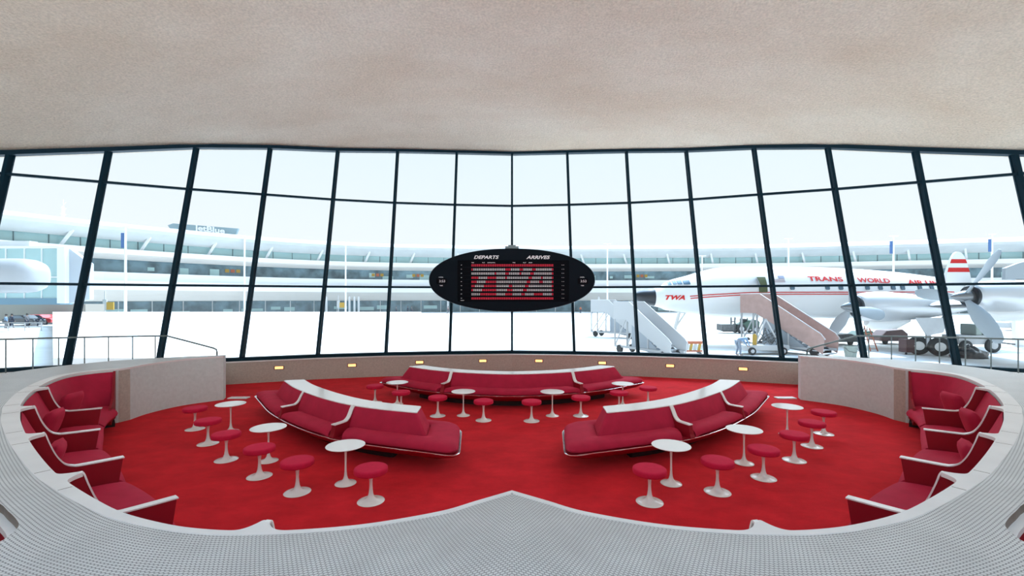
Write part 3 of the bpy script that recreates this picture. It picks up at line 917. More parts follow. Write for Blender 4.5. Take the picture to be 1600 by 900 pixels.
# ================================================================== FLIGHT BOARD
BY = 14.35; SCL = BY / F
BC = Vector((0, BY, CH + 29.5 * SCL))
board = empty('flight_board', tuple(BC), 'black oval split-flap flight board headed DEPARTS and ARRIVES hung at the window', 'sign')
M_blk = mat('matt black casing', (.003, .007, .012), .6, spec=.10)
M_blk2 = mat('black flap bay', (.002, .003, .005), .7, spec=.08)
M_flapr = mat('red flap', (.72, .015, .05), .5, emit=((.8, .02, .06), .15)); M_flapw = mat('white flap', (.85, .85, .85), .5)  # red flaps carry a faint painted-in glow, though they are unlit
M_ink = mat('white lettering', (.9, .9, .9), .5)
def bp(px, py, d=0): return ((px - 798) * SCL, -d, (437.5 - py) * SCL)    # local to the board
A_ = 130 * SCL; B_ = 49.5 * SCL; rings = []
for (f, d) in ((.90, -.42), (.985, -.32), (1.0, -.22), (1.0, -.02), (.992, .03), (.975, .05)):
    ring = []
    for k in range(96):
        a = 2 * PI * k / 96; ex = 2 / 2.12
        ca, sa = math.cos(a), math.sin(a)
        ring.append((A_ * f * math.copysign(abs(ca) ** ex, ca), -d, (B_ * f if True else 0) * math.copysign(abs(sa) ** ex, sa) * (1 if f > .95 else .95)))
    rings.append(ring)
MB().rings(rings, True).build('casing', M_blk, board, smooth=30, world=False)
b = MB(); x0, _, z0 = bp(713, 471); x1, _, z1 = bp(887, 407); b.box(x0, x1, -.072, -.045, z0, z1); o = b.build('flap_bay', M_blk2, board, world=False); bevel(o, .02)
LX = lambda zx: 650 + zx / 5.3333; LY = lambda zy: 370 + zy / 5.33
rowsY = [239, 273, 307, 342, 376, 410, 444, 478, 513]
redr = [[(450, 1140)], [(450, 468), (735, 777), (853, 880), (957, 985), (1118, 1140)], [(643, 660), (733, 762), (853, 868), (943, 968), (1118, 1140)],
        [(450, 510), (585, 655), (733, 750), (926, 955), (1030, 1042), (1118, 1140)], [(450, 495), (570, 655), (912, 940), (1015, 1042), (1118, 1140)],
        [(450, 480), (555, 655), (762, 792), (897, 925), (1118, 1140)], [(450, 465), (540, 655), (748, 792), (882, 910), (1118, 1140)],
        [(525, 655), (733, 792), (868, 897), (970, 1042), (1118, 1140)], [(450, 1140)]]
NF = 46
for ry, rr in zip(rowsY, redr):
    V = []; Fc = []; fm = []
    for c_ in range(NF):
        zx = 459 + (1126 - 459) * c_ / (NF - 1)
        x, _, z = bp(LX(zx), LY(ry)); hw = 5.0 / 5.333 * SCL; hh = 8.2 / 5.333 * SCL
        for (dx0, dx1, dz0, dz1) in ((-hw, hw, .012, hh), (-hw, hw, -hh, -.004)):
            bb = len(V); 
            V += [(x + dx0, -.082, z + dz0), (x + dx1, -.082, z + dz0), (x + dx1, -.082, z + dz1), (x + dx0, -.082, z + dz1),
                  (x + dx0, -.07, z + dz0), (x + dx1, -.07, z + dz0), (x + dx1, -.07, z + dz1), (x + dx0, -.07, z + dz1)]
            isr = any(a - 3 <= zx <= b_ + 3 for a, b_ in rr)
            for f_ in ((0, 1, 2, 3), (7, 6, 5, 4), (0, 4, 5, 1), (1, 5, 6, 2), (2, 6, 7, 3), (3, 7, 4, 0)):
                Fc.append(tuple(bb + q for q in f_)); fm.append(0 if isr else 1)
    mesh('flap_row', V, Fc, None, board, mats=[M_flapr, M_flapw], fmat=fm, world=False)
# casing seams beside the rows, small marks at their ends
b = MB()
for ry in rowsY:
    x0, _, z = bp(LX(365), LY(ry + 16)); x1 = bp(LX(1225), 0)[0]
    b.box(x0, x1, -.079, -.074, z - .006, z + .006)
b.build('row_divider', M_blk, board, world=False)
def btext(body, zx, zy, hpx, mat_, shear=0, bold=0, sx=1.0, d=.053, name='lettering', width=None):
    V, Fc = text_geo(body, 1.0, shear, bold, sx)
    xs = [v[0] for v in V]; ys = [v[1] for v in V]
    h = hpx / 5.333 * SCL; k = h / (max(ys) - min(ys))
    kx = k if width is None else (width / 5.333 * SCL) / (max(xs) - min(xs))
    cx, _, cz = bp(LX(zx), LY(zy)); mx = (max(xs) + min(xs)) / 2; my = (max(ys) + min(ys)) / 2
    P = [(cx + (v[0] - mx) * kx, -d, cz + (v[1] - my) * k) for i, v in enumerate(V)]; n = len(P)
    if name == 'heading': return mesh(name, P, Fc, mat_, board, world=False, recalc=False)
    P2 = [(p[0], -d - .01, p[2]) for p in P]
    return mesh(name, P + P2, [tuple(f) for f in Fc] + [tuple(q + n for q in f) for f in Fc], mat_, board, world=False, recalc=False)
btext('DEPARTS', 577, 171, 29, M_ink, .28, .028, 1.2, width=208, name='heading')
btext('ARRIVES', 1007, 172, 29, M_ink, .28, .028, 1.2, width=198, name='heading')
for (tx, x_, w_) in (('TIME', 464, 22), ('FLT', 554, 22), ('DESTINATION', 618, 64), ('TIME', 805, 24), ('FLT', 894, 24), ('FROM', 941, 28)):
    btext(tx, x_, 217, 7, M_ink, 0, .01, width=w_, d=.077, name='column_heading')
for cx_ in (202, 1374):
    x, _, z = bp(LX(cx_ + 2), LY(371)); h_ = 42 / 5.333 * SCL
    MB().box(x - h_, x + h_, -.062, -.05, z - h_ * .55, z + h_ * .55).build('clock_window', M_blk2, board, world=False)
    btext('LOCAL', cx_ - 1, 337, 8, M_ink, 0, .01, width=36, name='clock_caption'); btext('TIME', cx_, 407, 8, M_ink, 0, .01, width=27, name='clock_caption')
    btext('3:53', cx_ + 8, 370, 20, M_ink, 0, .0, width=48, d=.064, name='clock_digits')
for ry in rowsY:
    btext('-', 370, ry - 2, 3, M_ink, width=9, d=.077, name='row_mark'); btext('- -', 1211, ry - 2, 3, M_ink, width=18, d=.077, name='row_mark')
btext('-----', 378, 530, 4, M_ink, width=28, d=.077, name='row_mark')
# hanger and cap on the middle mullion
tz = B_; MB().box(-.22, .22, .02, .3, tz - .02, tz + .07).box(-.12, .12, .05, .28, tz + .07, tz + .11).build('cap', M_rail, board, world=False)
ymul = WB[0][1] + LEAN * (BC.z - Z0) - BY - .17
b = MB()
for zz in (.55, -.55): b.beam((0, .30, zz), (0, ymul + zz * LEAN + .02, zz), .10, .10)
b.build('bracket', M_rail, board, world=False)
_mat = mat
def mat(name, col, *p, **k): return _mat(name, tuple(v * .55 for v in col), *p, **k)
# ================================================================== OUTSIDE
GZ = -1.1
M_apron = mat('pale concrete apron', (1.1, 1.09, 1.05), .9, spec=.1, noise=(.25, .12, 6))
M_bldw = mat('white slab cladding', (1.4, 1.4, 1.4), .6)
M_bldg = mat('grey roof fascia', (1.0, 1.03, 1.02), .6, noise=(.4, .04))
M_roof = mat('pale standing seam roof', (.80, .88, .95), .5)
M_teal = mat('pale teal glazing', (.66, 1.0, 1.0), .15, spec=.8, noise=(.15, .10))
M_dkgl = mat('dark glazing', (.22, .36, .42), .15, spec=.6, noise=(.35, .5, 3))  # dark blue-green glass with random mottling
M_soff = mat('beige soffit', (1.05, .99, .92), .8)
M_mull = mat('glazing bars', (.25, .36, .38), .5)
M_blue = mat('pale blue sign board', (.50, .68, .74), .4)
M_yel = mat('yellow plastic', (.75, .45, .05), .5); M_orange = mat('orange paint', (.75, .20, .08), .5); M_signb = mat('banner blue', (.10, .25, .6), .5)

# apron: one ground sheet that surrounds the building
o = mesh('ground', [(-400, -300, GZ), (400, -300, GZ), (400, 400, GZ), (-400, 400, GZ)], [(0, 1, 2, 3)], M_apron, recalc=False)
tag(o, kind='structure')

# ---- terminal
FP = catmull([(-125, 34), (-97, 58), (-83.5, 74), (-77, 85), (-66, 99), (-54, 110), (-38, 118), (-15, 123), (10, 124.5), (40, 123.5), (70, 121), (97, 114), (122, 107), (150, 97)], 6)
FPp = Path(FP)
def fac(t, off, z):
    p = FPp.at(t); d = FPp.tan(t, 2.0); n = Vector((d.y, -d.x))      # towards the viewer
    q = p + n * off; return (q.x, q.y, z)
term = empty('airport_terminal', fac(FPp.L / 2, 0, GZ), 'long pale curved airport terminal with oversailing roof across the apron', 'building')
NT = 90
def band(name, prof, m_, t0=0, t1=None, parent=term, n=NT, zf=None):
    t1 = FPp.L if t1 is None else t1; rings = []
    for i in range(n + 1):
        t = t0 + (t1 - t0) * i / n
        rings.append([fac(t, o_, z_ + (zf(t) if zf else 0)) for (o_, z_) in prof])
    return MB().rings(rings, True).build(name, m_, parent)
# z of image rows at the middle: 391->15.9, 402->13.9, 411->12.3, 418->11.1 ...
band('roof', [(3.5, 15.95), (-9, 18.3), (-9, 17.9), (3.5, 15.7)], M_roof)
band('roof_fascia', [(3.6, 15.9), (3.2, 15.9), (0.4, 13.7), (.2, 13.75), (3.6, 15.2)][:0] or [(3.6, 15.95), (3.4, 16.0), (.0, 13.8), (.9, 13.7), (3.6, 15.3)], M_bldg)
band('upper_glazing', [(0, 13.9), (0, 11.6), (-.4, 11.6), (-.4, 13.9)], M_teal)
band('white_ledge', [(2.2, 12.0), (2.2, 11.0), (-.5, 11.0), (-.5, 12.0)], M_bldw)
band('soffit', [(2.0, 11.0), (2.0, 10.75), (.3, 10.1), (-.5, 10.1), (-.5, 11.0)], M_soff)
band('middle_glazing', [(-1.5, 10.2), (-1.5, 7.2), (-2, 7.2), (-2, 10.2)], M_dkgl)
band('parapet_band', [(1.2, 7.6), (1.2, 5.9), (-2, 5.9), (-2, 7.6)], M_bldw)
band('lower_ledge', [(2.8, 5.9), (2.8, 4.2), (-2, 4.2), (-2, 5.9)], M_bldw)
band('lower_soffit', [(2.5, 4.2), (1.8, 3.2), (1.2, 2.1), (-.5, 2.0), (-1, 4.2)], M_soff)
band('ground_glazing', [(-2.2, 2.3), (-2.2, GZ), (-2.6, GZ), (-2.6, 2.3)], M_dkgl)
b = MB(); t = 4
while t < FPp.L:
    b.beam(fac(t, .05, 13.8), fac(t, .05, 12.0), .12, .12); t += 4.2
tag(b.build('glazing_bars', M_mull, term))
t = 6; side_ = 1
while t < FPp.L - 4:      # slanting struts under the roof edge
    a = Vector(fac(t, .8, 11.8)); c = Vector(fac(t + 1.4, 2.6, 15.2)); px = CX + F * c.x / c.y
    if px > 800: a, c = Vector(fac(t + 1.4, .8, 11.8)), Vector(fac(t, 2.6, 15.2))
    MB().beam(a, c, .38, .38).build('roof_strut', M_bldw, term)
    t += 11.6
for t in [FPp.near((CX and (px - CX) / F * 118, 118)) for px in (506, 545, 553, 560, 700, 940)]:
    MB().tube([fac(t, 1.5, GZ), fac(t, 1.5, 4.3)], .28, 10).build('column', M_bldw, term, smooth=60)
# inside the middle level: pale partitions, yellow information panels
rr = random.Random(3)
for px in (322, 590, 653, 1010):
    t = FPp.near(((px - CX) / F * 120, 120)); b = MB(); y_ = MB()
    for q in range(3):
        a = fac(t + (q - 1) * 1.1 - .4, -1.35, 8.9); c = fac(t + (q - 1) * 1.1 + .4, -1.35, 8.9)
        (y_ if q != 1 else b).beam(a, c, .1, .75)
    y_.build('yellow_panel', M_yel, term); b.build('white_panel', M_orange, term)
b = MB(); t = 10
while t < FPp.L - 10:
    wdt = rr.uniform(.8, 3.2)
    if rr.random() < .55:
        z0 = rr.choice((7.5, 7.5, 8.2)); z1 = rr.uniform(8.6, 9.4); a = Vector(fac(t, -1.42, (z0 + z1) / 2)); c = Vector(fac(t + wdt, -1.42, (z0 + z1) / 2))
        b.beam(a, c, .08, z1 - z0)
    t += wdt + rr.uniform(1.5, 6)
b.build('partition', M_teal, term)
b = MB(); t = 10
while t < FPp.L - 10:
    wdt = rr.uniform(1.5, 6)
    if rr.random() < .6:
        z1 = rr.uniform(-.2, .9); z0 = z1 - rr.uniform(.5, 1.1); a = Vector(fac(t, -2.1, (z0 + z1) / 2)); c = Vector(fac(t + wdt, -2.1, (z0 + z1) / 2))
        b.beam(a, c, .08, z1 - z0)
    t += wdt + rr.uniform(.5, 4)
b.build('lower_partition', M_teal, term)
b = MB(); t = 4
while t < FPp.L: b.beam(fac(t, -2.1, 2.2), fac(t, -2.1, GZ), .14, .14); t += 5.3
b.build('lower_bars', M_bldw, term)

# roof sign
sg = empty('rooftop_sign', (-75.5, 112, 16.5), 'pale blue rooftop sign board reading jetBlue on the terminal', 'sign')
Ysg = 111.0
def spx(px, py, d=0): return ((px - CX) / F * Ysg, Ysg - d, CH + (HY - py) * Ysg / F)
poly = [(262, 352), (270, 349), (372, 357), (366, 372), (300, 365), (266, 358)]
MB().prism(poly, lambda p: spx(*p), lambda p: (spx(*p)[0], Ysg + .6, spx(*p)[2])).build('board', M_blue, sg)
V, Fc = text_geo('jetBlue', 1, 0, .035, 1.0); xs = [v[0] for v in V]; ys = [v[1] for v in V]
k = (352 - 305) / F * Ysg / (max(xs) - min(xs)); kz = 11.5 / F * Ysg / (max(ys) - min(ys))
P = [((328.5 - CX) / F * Ysg + (v[0] - (max(xs) + min(xs)) / 2) * k, Ysg - .12, CH + (HY - 359.6 - (v[0] - (max(xs) + min(xs)) / 2) * k * .75) * Ysg / F + (v[1] - (max(ys) + min(ys)) / 2) * kz) for v in V]
P = [(x, y, z) for (x, y, z) in P]
M_let = mat('sign letters white', (1.7, 1.7, 1.7), .5)
mesh('lettering', P, Fc, M_let, sg, recalc=False)
b = MB()
for px in (290, 330, 360):
    a = spx(px, 366); b.beam((a[0], Ysg + .3, a[2]), (a[0], Ysg + .3, 14.5), .3, .3)
b.build('support', M_mull, sg)

# ---- left concourse block with jet bridge
cb = empty('concourse_building', (-68, 60, GZ), 'glass and white concourse block with the grey jet bridge, at the left edge', 'building')
Yb = 60.0
def cpx(px, py, d=0): Y = Yb - d; return ((px - CX) / F * Y, Y, CH + (HY - py) * Y / F)
def cbox(name, px0, px1, py0, py1, m_, d0=0, d1=-6, parent=cb, at_=None):
    a = cpx(px0, py1); c = cpx(px1, py0); b = MB(); b.box(a[0], c[0], Yb - d0, Yb - d1, a[2], c[2]); return b.build(name, m_, parent)
cbox('upper_glazing', -90, 96, 388, 470, M_teal, 0, -1.5)
cbox('cornice', -90, 98, 385, 388.5, M_bldw, .5, -1.5)
cbox('end_pier', 96, 108, 386, 474, M_bldw, .6, -1.2)
MB().prism([(108, 388), (140, 412), (140, 468), (108, 474)], lambda p: cpx(*p), lambda p: (cpx(*p)[0], Yb + .6, cpx(*p)[2])).build('angled_wing', M_roof, cb)
cbox('blue_band', -90, 96, 466, 476, mat('deep blue band', (.25, .48, .62), .4), .2, -1.5)
cbox('back_wall', -90, 78, 476, 505, mat('beige underpass wall', (.48, .44, .38), .8), -5, -8)
cbox('roof_unit', -90, 42, 376, 385, M_bldg, -.3, -1.4)
b = MB()
for px in (-40, -10, 10, 39, 66): 
    a = cpx(px, 388); c = cpx(px, 468); b.beam((a[0], Yb - .06, a[2]), (c[0], Yb - .06, c[2]), .12, .12)
a = cpx(-90, 433); c = cpx(96, 433); b.beam((a[0], Yb - .06, a[2]), (c[0], Yb - .06, c[2]), .1, .15)
b.build('glazing_bars', M_bldw, cb)
jb = empty('jet_bridge', (-54, 50, GZ), 'rounded pale grey jet bridge tube ending beside the glass concourse', 'jet bridge')
Yj = 50.0; R_ = 27 / F * Yj; zc = CH + (HY - 431) * Yj / F
rings = []
for (px, f) in ((-120, 1), (10, 1), (35, 1), (48, .95), (57, .82), (63, .6), (65.5, .3)):
    x = (px - CX) / F * Yj; rings.append([(x, Yj + R_ * f * math.copysign(abs(math.cos(2 * PI * k / 32)) ** .8, math.cos(2 * PI * k / 32)), zc + R_ * f * math.copysign(abs(math.sin(2 * PI * k / 32)) ** .8, math.sin(2 * PI * k / 32))) for k in range(32)])
MB().rings(rings, True).build('tunnel', mat('jet bridge skin', (.60, .62, .64), .35), jb, smooth=60)
b = MB(); b.beam((-60, Yj, zc - 1), (-60, Yj, GZ), .5, .5); b.beam((-64, Yj, zc - 1), (-64, Yj, GZ), .5, .5); b.build('leg', M_mull, jb)
# low platform added for a blank white area, laid flat so sun bleaches it
o = MB().prism([(-60.5, 59.0), (-12, 59.0), (-2.7, 16.7), (-17.1, 16.7)], lambda p: (p[0], p[1], GZ), lambda p: (p[0], p[1], .3 + .5 * (p[1] - 16.7) / 42.3)).build('white_platform', M_bldw, loc=(-35, 50, GZ))
tag(o, 'broad blank white platform added low on the apron, between the left windows and the terminal', 'platform')

# ---- masts
M_mast = mat('white mast', (1.5, 1.5, 1.5), .5)
for (px, ytop, Y, lab, ban) in ((196, 355, 78, 'leftmost white mast with small blue banner in front of the terminal', 1), (382, 370, 100, 'white mast in front of the terminal, right of the rooftop sign', 0),
                                (540, 378, 108, 'thin white mast before the terminal, left of the flight board', 0), (949, 381, 108, 'thin white mast before the terminal, just right of the flight board', 0),
                                (1097, 400, 108, 'short white mast behind the nose of the airliner', 0), (1232, 373, 100, 'white mast behind the middle of the airliner fuselage', 0),
                                (1396, 369, 92, 'white mast with blue banner behind the rear fuselage', 1), (1550, 366, 92, 'white mast with blue banner behind the large propeller', 1)):
    X = (px - CX) / F * Y; z = CH + (HY - ytop) * Y / F
    r = empty('light_mast', (X, Y, GZ), lab, 'mast', 'white masts before the terminal')
    MB().tube([(X, Y, GZ), (X, Y, z)], [.22, .16], 10).build('pole', M_mast, r, smooth=60)
    MB().box(X - .9, X + .9, Y - .15, Y + .15, z - .05, z + .12).build('lamp_arm', M_mast, r)
    if ban: MB().box(X - .75, X - .2, Y - .05, Y + .05, z - 3.6, z - 1.0).build('banner', M_signb, r)
# radio tower far away
r = empty('lattice_tower', (-86, 140, 10), 'faint small lattice tower poking above the terminal roof on the left', 'tower')
X, Y = (99 - CX) / F * 140, 140; b = MB(); zt_ = CH + (HY - 312) * 140 / F
for (dx, dy) in ((-1, -1), (1, -1), (0, 1)): b.beam((X + dx, Y + dy, GZ), (X + dx * .2, Y + dy * .2, zt_ - 2), .15, .15)
for i in range(12):
    z = 10 + i * 1.9; 
    if z < zt_ - 2: b.beam((X - .8, Y, z), (X + .8, Y, z + 1.8), .1, .1)
b.beam((X, Y, zt_ - 2), (X, Y, zt_), .1, .1); b.build('mast', M_mast, r)

# ================================================================== AIRLINER
M_fus = mat('airliner white paint', (1.3, 1.3, 1.28), .35, spec=.4)
M_cowl = mat('bare metal cowling', (.95, .96, .98), .35, metal=.5)
M_alu = mat('brushed aluminium', (.62, .64, .66), .32, metal=.85, noise=(2, .06))
M_blackp = mat('black radome', (.012, .02, .03), .3)
M_lred = mat('livery red', (1.0, .03, .03), .6, spec=.2)
M_win = mat('cockpit glass', (.08, .18, .26), .1, spec=.8)
M_prop = mat('propeller blade grey', (.50, .56, .60), .4, metal=.2)
M_spin = mat('spinner steel', (.30, .31, .32), .25, metal=.8)
M_rub = mat('black rubber', (.03, .032, .033), .7)
M_olive = mat('olive cabin lining', (.12, .15, .05), .7)
YF = 35.0; K = F / YF
ST_ = [(989.5, 462.5, .4), (991, 462.6, 3.2), (996, 463, 6.8), (1004, 463.6, 10.2), (1012, 464.2, 12.3), (1021, 464.5, 13.9), (1032, 464, 17), (1040, 462.5, 22), (1052, 461, 25), (1070, 460, 28.5), (1090, 458.5, 33), (1115, 457, 37.5), (1140, 456.3, 39.5),
       (1180, 456.5, 40), (1250, 457, 40), (1330, 458.5, 38.5), (1400, 459.5, 34), (1460, 459, 26), (1500, 457.5, 19), (1540, 456, 11), (1575, 455, 4), (1585, 454.5, 1)]
ST_ = catmull(ST_, 4)
def stn(px):
    for a, b_ in zip(ST_, ST_[1:]):
        if a[0] <= px <= b_[0]:
            f = (px - a[0]) / max(1e-6, b_[0] - a[0]); return a[1] + (b_[1] - a[1]) * f, a[2] + (b_[2] - a[2]) * f
    return ST_[-1][1], ST_[-1][2]
def fX(px): return (px - CX) / K
def fus(px, py, d=0.0):
    """point on the near side of the fuselage skin at station px and pixel row py (rows as seen at the axis distance)"""
    c, r = stn(px); dz = (c - py) / K; rr_ = r / K
    q = max(0, rr_ * rr_ - dz * dz) ** .5
    return (fX(px), YF - q - d, CH + (HY - c) / K + dz)
plane = empty('airliner', (fX(1300), YF, GZ), 'white four-engined propeller airliner with red stripes and red TRANS WORLD AIRLINES titles', 'airplane')
def fbody(name, px0, px1, m_, grow=0, smooth=60):
    rings = []
    for s_ in [q for q in ST_ if px0 <= q[0] <= px1]:
        c, r_ = s_[1], s_[2] / K + grow
        rings.append([(fX(s_[0]), YF - r_ * math.cos(2 * PI * k / 96), CH + (HY - c) / K + r_ * math.sin(2 * PI * k / 96)) for k in range(96)])
    return MB().rings(rings, True).build(name, m_, plane, smooth=smooth)
fbody('fuselage', 1020, 1600, M_fus); fbody('radome', 0, 1021.5, M_blackp, .004)
def patch(name, pts, m_, parent=plane, d=.04, sub=6):
    """quad patch of skin between (x0, top0, bot0) ... stations"""
    V = []; Fc = []
    for (px, a, b_) in pts:
        for j in range(sub + 1): V.append(fus(px, a + (b_ - a) * j / sub, d))
    for i in range(len(pts) - 1):
        for j in range(sub):
            q = i * (sub + 1) + j; Fc.append((q, q + sub + 1, q + sub + 2, q + 1))
    n = len(V); V += [(v[0], v[1] + d * .9, v[2]) for v in V]
    Fc += [tuple(k + n for k in f[::-1]) for f in Fc]
    return mesh(name, V, Fc, m_, parent, smooth=False, recalc=False)
def lerp_line(x0, x1, f0, f1, th, n=30):
    return [(x0 + (x1 - x0) * i / n, f0(x0 + (x1 - x0) * i / n), f0(x0 + (x1 - x0) * i / n) + th) for i in range(n + 1)]
def l1(x): return 462.5 - 5.7 * min(1, max(0, (x - 1067) / 88)) ** .8 - .6 * max(0, (x - 1155)) / 200
def l2(x): return 466.0 - 6.3 * min(1, max(0, (x - 1067) / 88)) ** .8 - .4 * max(0, (x - 1155)) / 200
patch('stripe', lerp_line(1067, 1470, l1, None, 1.3), M_lred, sub=2); patch('stripe', lerp_line(1068, 1470, l2, None, 1.3), M_lred, sub=2)
for (a, b_, t_, u_) in ((1038, 1043.5, 440.5, 445.5), (1044.5, 1050.5, 438.5, 445), (1052, 1058, 438.6, 445), (1060, 1069, 438.8, 445.2)):
    patch('cockpit_window', [(a + 1.5 if a < 1050 else a, t_, u_), (b_, t_ - .4, u_)], M_win, d=.07)
for px in (1213, 1265, 1285, 1304, 1325, 1345, 1365, 1380, 1408, 1428, 1451):
    patch('cabin_window', [(px - 3.2, 447, 452.4), (px - 2.2, 445.9, 453.6), (px + 2.2, 445.9, 453.6), (px + 3.2, 447, 452.4)], M_win, d=.06)
patch('door_opening', [(1164, 434.5, 457.5), (1176, 434.5, 457.5)], M_olive, d=.06)
MB().add([fus(1163.5, 434, .02), fus(1163.5, 447, .02), (fus(1163.5, 447, 0)[0] - .2, YF - 2.6, fus(1163.5, 447)[2]), (fus(1163.5, 434)[0] - .5, YF - 2.5, fus(1163.5, 434)[2])], [(0, 1, 2, 3)]).build('door', M_prop, plane)
# small flag
M_flagb = mat('flag pale blue', (.45, .50, .68), .5); M_flagr = mat('flag pale pink', (.80, .62, .62), .5)
patch('flag', [(1196, 432.5, 437), (1204, 432.5, 437)], M_flagb, d=.06)
for q in range(3): patch('flag_stripe', [(1188, 437.5 + q * 1.9, 438.5 + q * 1.9), (1204, 437.5 + q * 1.9, 438.5 + q * 1.9)], M_flagr, d=.06, sub=1)
def ftext(body, x0, x1, yc, h, shear=0, bold=.03, sx=1.4, sp=1.0, name='title', slope=0):
    V, Fc = text_geo(body, 1.0, shear, bold, sx, spacing=sp); xs = [v[0] for v in V]; ys = [v[1] for v in V]
    P = [];
    for v in V:
        px = x0 + (v[0] - min(xs)) / (max(xs) - min(xs)) * (x1 - x0); py = yc + slope * (px - (x0 + x1) / 2) - ((v[1] - min(ys)) / (max(ys) - min(ys)) - .5) * h
        P.append(fus(px, py, .06))
    return mesh(name, P, Fc, M_lred, plane, recalc=False)
ftext('TRANS', 1239, 1291, 437.3, 7.2, slope=.02); ftext('WORLD', 1313, 1363, 439.5, 7.2, slope=.02); ftext('AIR LINES', 1391, 1460, 442.6, 7.0, slope=.03)
ftext('TWA', 1033, 1060, 465, 7.2, .3, .04, 1.5, slope=0)
# wing: near half
def wing_sec(Y, xle, chord, z, th):
    r_ = []
    for (u, v) in ((0, 0), (.03, .35), (.12, .75), (.3, 1), (.5, .9), (.75, .5), (1, .05), (1, -.05), (.75, -.25), (.5, -.4), (.3, -.45), (.12, -.4), (.03, -.25)):
        r_.append((xle + chord * u, Y, z + th * v * .5))
    return r_
MB().rings([wing_sec(34, 25.6, 6.6, 1.75, .85), wing_sec(28, 25.3, 5.6, 2.05, .72), wing_sec(22.5, 25.4, 4.6, 2.35, .6), wing_sec(17.5, 26.6, 3.6, 2.65, .45), wing_sec(15.5, 27.0, 2.9, 2.8, .3)], True).build('wing', M_alu, plane, smooth=60)
# engines
def engine(Xs, Y, z, r_, ang, blen, cowl_len, nac):
    g = MB(); g.lathe([(0, 0), (r_ * .07, .03), (r_ * .22, .25), (r_ * .36, .6), (r_ * .43, .95), (r_ * .43, 1.02), (0, 1.02)], c=(Xs, Y, z), n=32, axis='x'); sp_ = g.build('spinner', M_spin, plane, smooth=60)
    g = MB(); g.lathe([(0, .95), (r_ * .60, .95), (r_ * .64, .90), (r_ * .70, .93), (r_ * .70, 1.0), (0, 1.0)], c=(Xs, Y, z), n=40, axis='x'); g.build('cowl_lip', M_blackp, plane, smooth=60)
    g = MB(); g.lathe([(0, 1.0), (r_ * .70, .99), (r_ * .82, 1.10), (r_ * .95, 1.5), (r_, 2.1), (r_, 2.9), (r_ * .97, 3.1)] + nac, c=(Xs, Y, z), n=48, axis='x'); g.build('engine_cowl', M_cowl, plane, smooth=60)
    MB().tube([(Xs + 1.6, Y, z - r_ * 1.0), (Xs + 2.0, Y, z - r_ * 1.14), (Xs + 3.4, Y, z - r_ * 1.1), (Xs + 4.2, Y, z - r_ * .8)], [.22, .34, .34, .2], 14).build('oil_cooler', M_fus, plane, smooth=60)
    pr = MB()
    for a in ang:
        rad = Vector((0, -math.cos(a), math.sin(a))); tan_ = Vector((0, math.sin(a), math.cos(a))); ax = Vector((1, 0, 0))
        base = Vector((Xs + .66, Y, z)); V = []; Fc = []; prof = [(.18, .10, .09, 60), (.45, .15, .07, 50), (.8, .26, .05, 42), (1.3, .35, .035, 34), (1.9, .35, .025, 26), (2.3, .30, .02, 22), (blen - .08, .19, .015, 20), (blen, .05, .012, 20)]
        rings = []
        for (d, hw, ht, tw) in prof:
            if d > blen: continue
            tw = math.radians(tw); c1 = tan_ * math.cos(tw) + ax * math.sin(tw); c2 = -tan_ * math.sin(tw) + ax * math.cos(tw)
            rings.append([base + rad * d + c1 * (hw * math.cos(2 * PI * k / 12)) + c2 * (ht * math.sin(2 * PI * k / 12)) for k in range(12)])
        g = MB(); g.rings(rings, True); g.build('propeller_blade', M_prop, plane, smooth=60)
engine(22.05, 22.5, 2.62, .80, [math.radians(52), math.radians(-52), math.radians(176)], 2.75, 3, [(.70, 3.6), (.55, 4.6), (.3, 5.6), (0, 5.8)])
engine(20.55, 28.0, 2.0, .95, [math.radians(-12), math.radians(100), math.radians(226)], 2.55, 3, [(.85, 3.8), (.75, 5.0), (.5, 6.6), (.2, 8.0), (0, 8.1)])
# main gear
for (X, Y) in ((26.9, 28.2), (26.2, 28.9)):
    g = MB(); g.lathe([(0, -.2), (.30, -.2), (.34, -.16), (.50, -.19), (.57, -.12), (.59, 0), (.57, .12), (.50, .19), (.34, .16), (.30, .2), (0, .2)], c=(0, 0, 0), n=36, axis='x')
    rot = Matrix.Rotation(math.radians(62), 4, 'Z'); V = [tuple(rot @ Vector(v) + Vector((X, Y, GZ + .59))) for v in g.V]
    mesh('tire', V, g.F, M_rub, plane, smooth=50)
    g = MB(); g.lathe([(0, -.215), (.27, -.215), (.28, -.2), (.1, -.18), (.1, .18), (.28, .2), (.27, .215), (0, .215)], n=28, axis='x')
    V = [tuple(rot @ Vector(v) + Vector((X, Y, GZ + .59))) for v in g.V]; mesh('wheel_hub', V, g.F, M_fus, plane, smooth=50)
b = MB(); b.tube([(26.55, 28.55, GZ + .59), (26.4, 28.5, 1.9)], .15, 12); b.tube([(26.55, 28.5, .2), (28.0, 28.6, 1.9)], .08, 8); b.tube([(26.1, 29.0, GZ + .59), (27.0, 28.1, GZ + .59)], .09, 8); b.build('landing_gear_strut', M_alu, plane, smooth=60)
V = [(24.0, 27.3, 1.3), (26.2, 27.3, 1.3), (25.6, 27.35, .3), (24.6, 27.35, .2)]; MB().prism([(0, 0), (2.0, 0), (1.7, -.9), (.7, -1.1)], lambda p: (24.6 + p[0], 27.3, 1.35 + p[1]), lambda p: (24.6 + p[0], 27.36, 1.35 + p[1])).build('gear_door', M_alu, plane)
